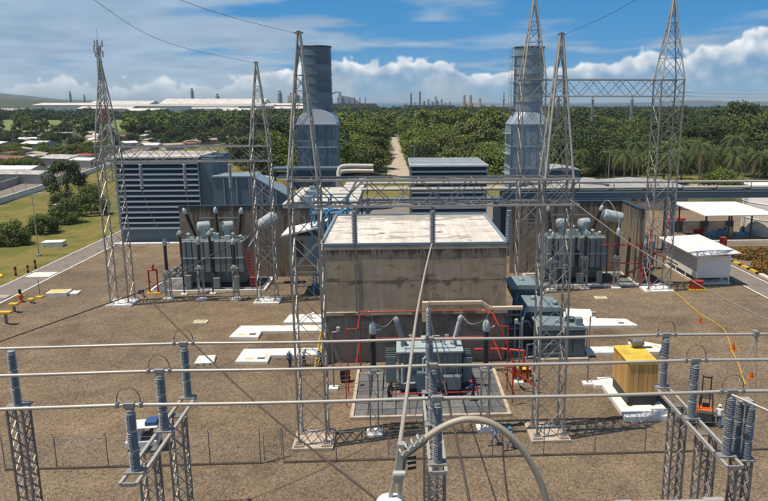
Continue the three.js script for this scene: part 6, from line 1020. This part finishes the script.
// lawn bushes and trees at left
{
  const bush = (seed, R, H, n, per, leaf, tones) => leafCloud(seed, crownClumps(seed, R, 0.0, H, n).map(c => [c[0], Math.max(c[3] * 0.6, c[1]), c[2], c[3]]), per, leaf, tones);
  const B = (label, x, z, R, H, tones, seed, n = 26) => { const t = thing('bush', label, 'bush', [x, 0, z], seed, 'bushes on the left lawn'); mesh('foliage', bush(seed, R, H, n, 170, 0.17, tones), leafMat, t); mesh('stem', M(cyl([0, -0.1, 0], [0.1, H * 0.6, 0], 0.14, 0.06, 6), cyl([0, 0.2, 0], [0.7, H * 0.6, 0.3], 0.08, 0.04, 5), cyl([0, 0.2, 0], [-0.6, H * 0.6, -0.3], 0.08, 0.04, 5)), barkMat, t); };
  B('rounded bush at the left edge of the lawn', -69.2, -127, 3.4, 4.0, TONE.mid, 801); B('bush in a low row on the lawn, behind the lamp post', -69.0, -138, 3.0, 3.7, TONE.mid, 802); B('dense bush in the middle of the lawn', -69.8, -150, 3.6, 4.6, TONE.mid, 803); B('tall full bush at the right of the lawn', -69.5, -161, 3.9, 7.0, TONE.mid, 804, 36); B('dark broad bush behind the middle lawn bush', -78, -168, 3.6, 4.2, TONE.dark, 805, 34);
  const T = (i, x, z, s, l) => plantTree(i, x, z, s, i, l, 'large lawn trees');
  T(7, -84, -182, 0.72, 'dark tree standing over the lawn bushes'); T(3, -106, -176, 0.6, 'dark tree at the left edge by the boundary wall'); T(0, -110, -189, 0.55, 'mid-green tree over the back alley at the left edge');
  for (const [x, z, s] of [[66, -201, 1.25], [72, -206, 1.1], [79, -199, 1.35], [84, -207, 1.2], [88, -200, 1.4], [93, -205, 1.15], [97, -198, 1.3], [101, -207, 1.45], [105, -201, 1.2], [109, -196, 1.35], [112, -206, 1.3], [117, -200, 1.4], [58, -222, 1.3], [75, -221, 1.4], [90, -218, 1.45], [106, -216, 1.4], [121, -212, 1.35], [43, -220, 1.2], [49, -224, 1.1]]) plantPalm(Math.floor(x) % 3, x, z, s, x, `tall palm with bare trunk, ${x < 60 ? 'below the high gantry beam' : x < 80 ? 'behind the rightmost tower' : x < 100 ? 'above the white canopy' : 'near the right edge'}${z < -210 ? ', second row' : ''}`, 'row of palms behind the pipe bridge');
  // clipped hedges in the right bed
  const hedge = (label, pts, w, h, seed) => { const t = thing('hedge', label, 'hedge', [0, 0, 0], 0, 'clipped hedges'), cl = [], r = rng(seed); for (let i = 0; i + 1 < pts.length; i++) { const L = Math.hypot(pts[i + 1][0] - pts[i][0], pts[i + 1][1] - pts[i][1]); for (let q = 0; q < L; q += 0.42) for (let m = -1; m <= 1; m++) for (let y = 0; y < 2; y++) { const u = q / L, dx = (pts[i + 1][1] - pts[i][1]) / L, dz = -(pts[i + 1][0] - pts[i][0]) / L; cl.push([lerp(pts[i][0], pts[i + 1][0], u) + dx * m * w * 0.36, h * (0.3 + 0.42 * y), lerp(pts[i][1], pts[i + 1][1], u) + dz * m * w * 0.36, h * 0.30 + 0.05 * r()]); } } mesh('foliage', leafCloud(seed, cl, 11, 0.15, [[0.26, 0.125, 0.022], [0.30, 0.15, 0.028], [0.13, 0.11, 0.025]], 0.9), leafMat, t); mesh('stem_row', M(...pts.slice(0, -1).map((p, i) => cyl([p[0], 0.2, p[1]], [pts[i + 1][0], 0.2, pts[i + 1][1]], 0.1, 0.1, 5)), ...pts.map(p => cyl([p[0], -0.05, p[1]], [p[0], h * 0.7, p[1]], 0.07, 0.05, 5))), barkMat, t); };
  hedge('orange-brown clipped hedge bed, farther of two at the right edge', [[66, -107.3], [56.4, -107.3], [55.2, -108.6], [55.4, -110.6], [57, -111.3], [66, -111.3]], 1.7, 1.35, 811);
  hedge('orange-brown clipped hedge bed, nearer of two at the right edge', [[66, -97.2], [55.6, -97.4], [54.6, -98.6], [54.8, -102.0], [56, -102.8], [66, -102.8]], 1.7, 1.3, 812);
}

// ---------------------------------------------------------------- workers
const SKIN = [0.20, 0.10, 0.06];
function sdfMesh(bones, lo, size, res, k = 0.03) {
  const mc = new MarchingCubes(res, new THREE.MeshStandardMaterial(), false, false, 60000); mc.isolation = 0;
  const half = size / 2, cx = lo[0] + half, cy = lo[1] + half, cz = lo[2] + half, f = mc.field;
  const pre = bones.map(b => { const [ax, ay, az] = b.a, [bx, by, bz] = b.b, dx = bx - ax, dy = by - ay, dz = bz - az; return { ax, ay, az, dx, dy, dz, l2: Math.max(1e-9, dx * dx + dy * dy + dz * dz), r0: b.r0, r1: b.r1, tag: b.tag, sz: b.sz || 1 }; });
  const dist = (x, y, z, q) => { const px = x - q.ax, py = y - q.ay, pz = (z - q.az); let t = (px * q.dx + py * q.dy + pz * q.dz) / q.l2; t = t < 0 ? 0 : t > 1 ? 1 : t; const ex = px - q.dx * t, ey = py - q.dy * t, ez = (pz - q.dz * t) / q.sz; return Math.sqrt(ex * ex + ey * ey + ez * ez) - (q.r0 + (q.r1 - q.r0) * t); };
  const h = res / 2;
  for (let zi = 0; zi < res; zi++) for (let yi = 0; yi < res; yi++) for (let xi = 0; xi < res; xi++) {
    const x = cx + (xi - h) / h * half, y = cy + (yi - h) / h * half, z = cz + (zi - h) / h * half; let d = 1;
    for (const q of pre) { const e = dist(x, y, z, q), m = Math.max(k - Math.abs(d - e), 0) / k; d = Math.min(d, e) - m * m * k * 0.25; }
    f[zi * res * res + yi * res + xi] = -d;
  }
  mc.update();
  const n = mc.count ?? mc.geometry.drawRange.count, P = mc.positionArray.slice(0, n * 3), N = mc.normalArray.slice(0, n * 3), tags = [];
  for (let i = 0; i < n; i++) { P[3 * i] = cx + P[3 * i] * half; P[3 * i + 1] = cy + P[3 * i + 1] * half; P[3 * i + 2] = cz + P[3 * i + 2] * half; let b = 1e9, t = ''; for (const q of pre) { const e = dist(P[3 * i], P[3 * i + 1], P[3 * i + 2], q); if (e < b) { b = e; t = q.tag; } } tags.push(t); }
  return { P, N, tags };
}
function poseBones(o) {                 // y up, faces +z; joints in metres for a 1.74 m figure
  const { lean = 0, stepL = 0, stepR = 0, armL = [0.30, 0.82, 0.05], armR = [-0.30, 0.82, 0.05], elbL = [0.29, 1.10, -0.04], elbR = [-0.29, 1.10, -0.04] } = o, B = [], add = (tag, a, b, r0, r1, sz) => B.push({ tag, a, b, r0, r1, sz });
  const hip = [0, 0.93, 0], ch = [0, 1.30, lean * 0.6], nk = [0, 1.46, lean * 0.9], hd = [0, 1.60, lean * 1.1 + 0.02];
  add('trousers', [-0.07, 0.92, 0], [0.07, 0.92, 0], 0.125, 0.125, 0.85); add('shirt', [0, 1.04, lean * 0.15], ch, 0.135, 0.15, 0.78); add('shirt', [-0.1, 1.36, lean * 0.7], [0.1, 1.36, lean * 0.7], 0.10, 0.10, 0.8);
  add('shirt', [-0.17, 1.40, lean * 0.75], [0.17, 1.40, lean * 0.75], 0.07, 0.07); add('skin', nk, [0, 1.53, lean], 0.052, 0.05);
  for (const s of [1, -1]) {
    const st = s > 0 ? stepL : stepR, knee = [s * 0.10, 0.50, st * 0.30 + 0.05 + Math.max(0, st) * 0.12], ank = [s * 0.10, 0.09 + Math.max(0, -st) * 0.12, st * 0.62 - 0.02], toe = [s * 0.115, 0.045 + Math.max(0, -st) * 0.02, st * 0.62 + 0.17];
    add('trousers', [s * 0.09, 0.90, 0], knee, 0.095, 0.068); add('trousers', knee, ank, 0.066, 0.048); add('boots', [ank[0], ank[1] - 0.035, ank[2] - 0.03], toe, 0.052, 0.042);
    const sh = [s * 0.195, 1.40, lean * 0.75], el = s > 0 ? elbL : elbR, ha = s > 0 ? armL : armR; add('shirt', sh, el, 0.056, 0.044); add('shirt', el, [lerp(el[0], ha[0], 0.75), lerp(el[1], ha[1], 0.75), lerp(el[2], ha[2], 0.75)], 0.043, 0.034); add('skin', [lerp(el[0], ha[0], 0.7), lerp(el[1], ha[1], 0.7), lerp(el[2], ha[2], 0.7)], ha, 0.032, 0.027);
  }
  return { B, hd, armL, armR, elbL, elbR };
}
function handBones(w, e) {              // palm and five unequal curled fingers continuing the forearm
  const d = V(...w).sub(V(...e)).normalize(), side = V(0, 0, 1).cross(d).length() > 0.1 ? V(0, 0, 1).sub(d.clone().multiplyScalar(d.z)).normalize() : V(1, 0, 0), inn = d.clone().cross(side).normalize(), P = (a, b, c) => V(...w).addScaledVector(d, a).addScaledVector(side, b).addScaledVector(inn, c).toArray(), B = [];
  for (let k = -1; k <= 1; k++) B.push({ tag: 'skin', a: P(0, k * 0.018, 0), b: P(0.085, k * 0.026, 0), r0: 0.018, r1: 0.016 });
  [[0.03, 0.070], [0.011, 0.082], [-0.010, 0.076], [-0.030, 0.060]].forEach(([b, L]) => { B.push({ tag: 'skin', a: P(0.085, b, 0), b: P(0.085 + L * 0.5, b * 1.1, 0.012), r0: 0.010, r1: 0.009 }, { tag: 'skin', a: P(0.085 + L * 0.5, b * 1.1, 0.012), b: P(0.085 + L * 0.9, b * 1.1, 0.036), r0: 0.009, r1: 0.008 }); });
  B.push({ tag: 'skin', a: P(0.025, 0.03, 0.004), b: P(0.06, 0.062, 0.014), r0: 0.013, r1: 0.011 }, { tag: 'skin', a: P(0.06, 0.062, 0.014), b: P(0.095, 0.066, 0.024), r0: 0.011, r1: 0.009 }); return B;
}
function figure(o) {
  const p = poseBones(o), parts = [sdfMesh(p.B, [-1.0, -0.06, -1.0], 2.0, 84, 0.05)], [hx, hy, hz] = p.hd, H = (a, b, r0, r1, tag = 'skin', sz) => ({ tag, a: [hx + a[0], hy + a[1], hz + a[2]], b: [hx + b[0], hy + b[1], hz + b[2]], r0, r1, sz });
  parts.push(sdfMesh([H([0, 0.03, -0.01], [0, 0.0, 0.01], 0.092, 0.086), H([0, -0.04, 0.03], [0, -0.075, 0.045], 0.058, 0.044), H([0, 0.005, 0.095], [0, -0.025, 0.112], 0.011, 0.016), H([-0.022, -0.062, 0.083], [0.022, -0.062, 0.083], 0.010, 0.010, 'lips'), H([-0.033, 0.012, 0.085], [-0.031, 0.012, 0.087], 0.011, 0.011, 'eyes'), H([0.031, 0.012, 0.087], [0.033, 0.012, 0.085], 0.011, 0.011, 'eyes'), H([0.09, 0.0, 0], [0.094, -0.03, 0.004], 0.016, 0.012), H([-0.09, 0.0, 0], [-0.094, -0.03, 0.004], 0.016, 0.012), H([0, 0.045, -0.045], [0, -0.03, -0.05], 0.078, 0.06, 'hair'), H([0, -0.08, -0.01], [0, -0.15, -0.02], 0.05, 0.052)], [hx - 0.18, hy - 0.18, hz - 0.18], 0.36, 52, 0.018));
  for (const [w, e] of [[p.armL, p.elbL], [p.armR, p.elbR]]) parts.push(sdfMesh(handBones(w, e), [w[0] - 0.2, w[1] - 0.2, w[2] - 0.2], 0.4, 60, 0.008));
  return { parts, hd: p.hd };
}
const figs = { stand: figure({ stepL: 0.06, stepR: -0.04 }), walk: figure({ lean: 0.05, stepL: 0.55, stepR: -0.5, armL: [0.29, 0.88, -0.26], elbL: [0.27, 1.12, -0.17], armR: [-0.29, 0.92, 0.24], elbR: [-0.28, 1.11, 0.02] }), reach: figure({ lean: 0.16, stepL: 0.2, stepR: -0.15, armL: [0.14, 1.10, 0.52], elbL: [0.26, 1.16, 0.24], armR: [-0.14, 1.06, 0.50], elbR: [-0.26, 1.14, 0.22] }) };
const skinMat = std([1, 1, 1], { vertexColors: true, roughness: 0.8 });
function worker(label, kind, x, z, turn, c, helmet, s = 1) {
  const f = figs[kind], t = thing('person', label, 'person', [x, 0, z], turn), pal = { skin: SKIN, lips: [0.16, 0.06, 0.045], eyes: [0.03, 0.025, 0.02], hair: [0.01, 0.008, 0.007], shirt: c.shirt, trousers: c.trousers, boots: [0.02, 0.016, 0.013] }; t.scale.setScalar(s);
  let n = 0; for (const p of f.parts) n += p.tags.length; const P = new Float32Array(n * 3), N = new Float32Array(n * 3), C = new Float32Array(n * 3); let k = 0;
  for (const p of f.parts) { P.set(p.P, k * 3); N.set(p.N, k * 3); p.tags.forEach((q, i) => C.set(pal[q], (k + i) * 3)); k += p.tags.length; }
  const g = new THREE.BufferGeometry(); g.setAttribute('position', new THREE.BufferAttribute(P, 3)); g.setAttribute('normal', new THREE.BufferAttribute(N, 3)); g.setAttribute('color', new THREE.BufferAttribute(C, 3)); g.computeVertexNormals();
  mesh('body', g, skinMat, t);
  if (helmet) { const [hx, hy, hz] = f.hd; mesh('hard_hat', M(lathe([[0.142, 0.035], [0.118, 0.045], [0.116, 0.09], [0.09, 0.14], [0.045, 0.162], [0, 0.166]], 20), box(-0.07, 0.07, 0.034, 0.046, 0.08, 0.165, 0.005)).translate(hx, hy, hz), helmet, t); }
  return t;
}
const blueShirt = [0.10, 0.20, 0.36], navy = [0.025, 0.04, 0.085], jeans = [0.05, 0.10, 0.20], skyBlue = [0.30, 0.45, 0.58];
worker('worker in dark blue with white hard hat, leftmost of three by the nearest left tower', 'stand', -10.55, -64.1, 2.6, { shirt: [0.06, 0.10, 0.2], trousers: navy }, MT.white, 1.05);
worker('worker with white hard hat reaching out, seen through the nearest left tower', 'reach', -9.3, -64.6, 1.5, { shirt: [0.36, 0.38, 0.45], trousers: navy }, MT.white, 1.05);
worker('worker in bright blue shirt beside the yellow ladder', 'reach', -7.6, -64.3, -1.4, { shirt: [0.07, 0.19, 0.40], trousers: navy }, MT.white, 1.05);
worker('pale-shirted worker walking left by the right tower, under the arching conductor', 'walk', 7.0, -47.7, -1.45, { shirt: skyBlue, trousers: [0.13, 0.23, 0.34] }, MT.black, 1.04);
worker('worker in blue walking left behind the pale-shirted one, nearest the right tower', 'walk', 8.05, -47.0, -1.25, { shirt: [0.08, 0.22, 0.38], trousers: jeans }, MT.blueBright, 1.04);
worker('worker in white shirt and jeans working at the orange forklift', 'reach', 24.9, -49.6, 2.7, { shirt: [0.66, 0.68, 0.70], trousers: [0.06, 0.14, 0.30] }, MT.white, 1.06);
worker('dark-clothed worker with red hard hat before the centre transformer', 'stand', 3.7, -55.6, 0.3, { shirt: [0.02, 0.025, 0.045], trousers: [0.02, 0.02, 0.03] }, MT.red, 1.04).position.y = 0.16;
worker('worker in navy with red hard hat at the right end of the centre transformer', 'reach', 6.2, -55.4, -1.7, { shirt: [0.03, 0.055, 0.13], trousers: navy }, MT.red, 1.04).position.y = 0.16;
worker('dark-clothed worker at the left end of the centre transformer', 'reach', -1.0, -55.6, 1.5, { shirt: [0.02, 0.022, 0.03], trousers: [0.02, 0.02, 0.025] }, MT.black, 1.04).position.y = 0.16;

scene.fog = new THREE.FogExp2(0xc8dcea, 0.00007);
renderer.render(scene, camera);
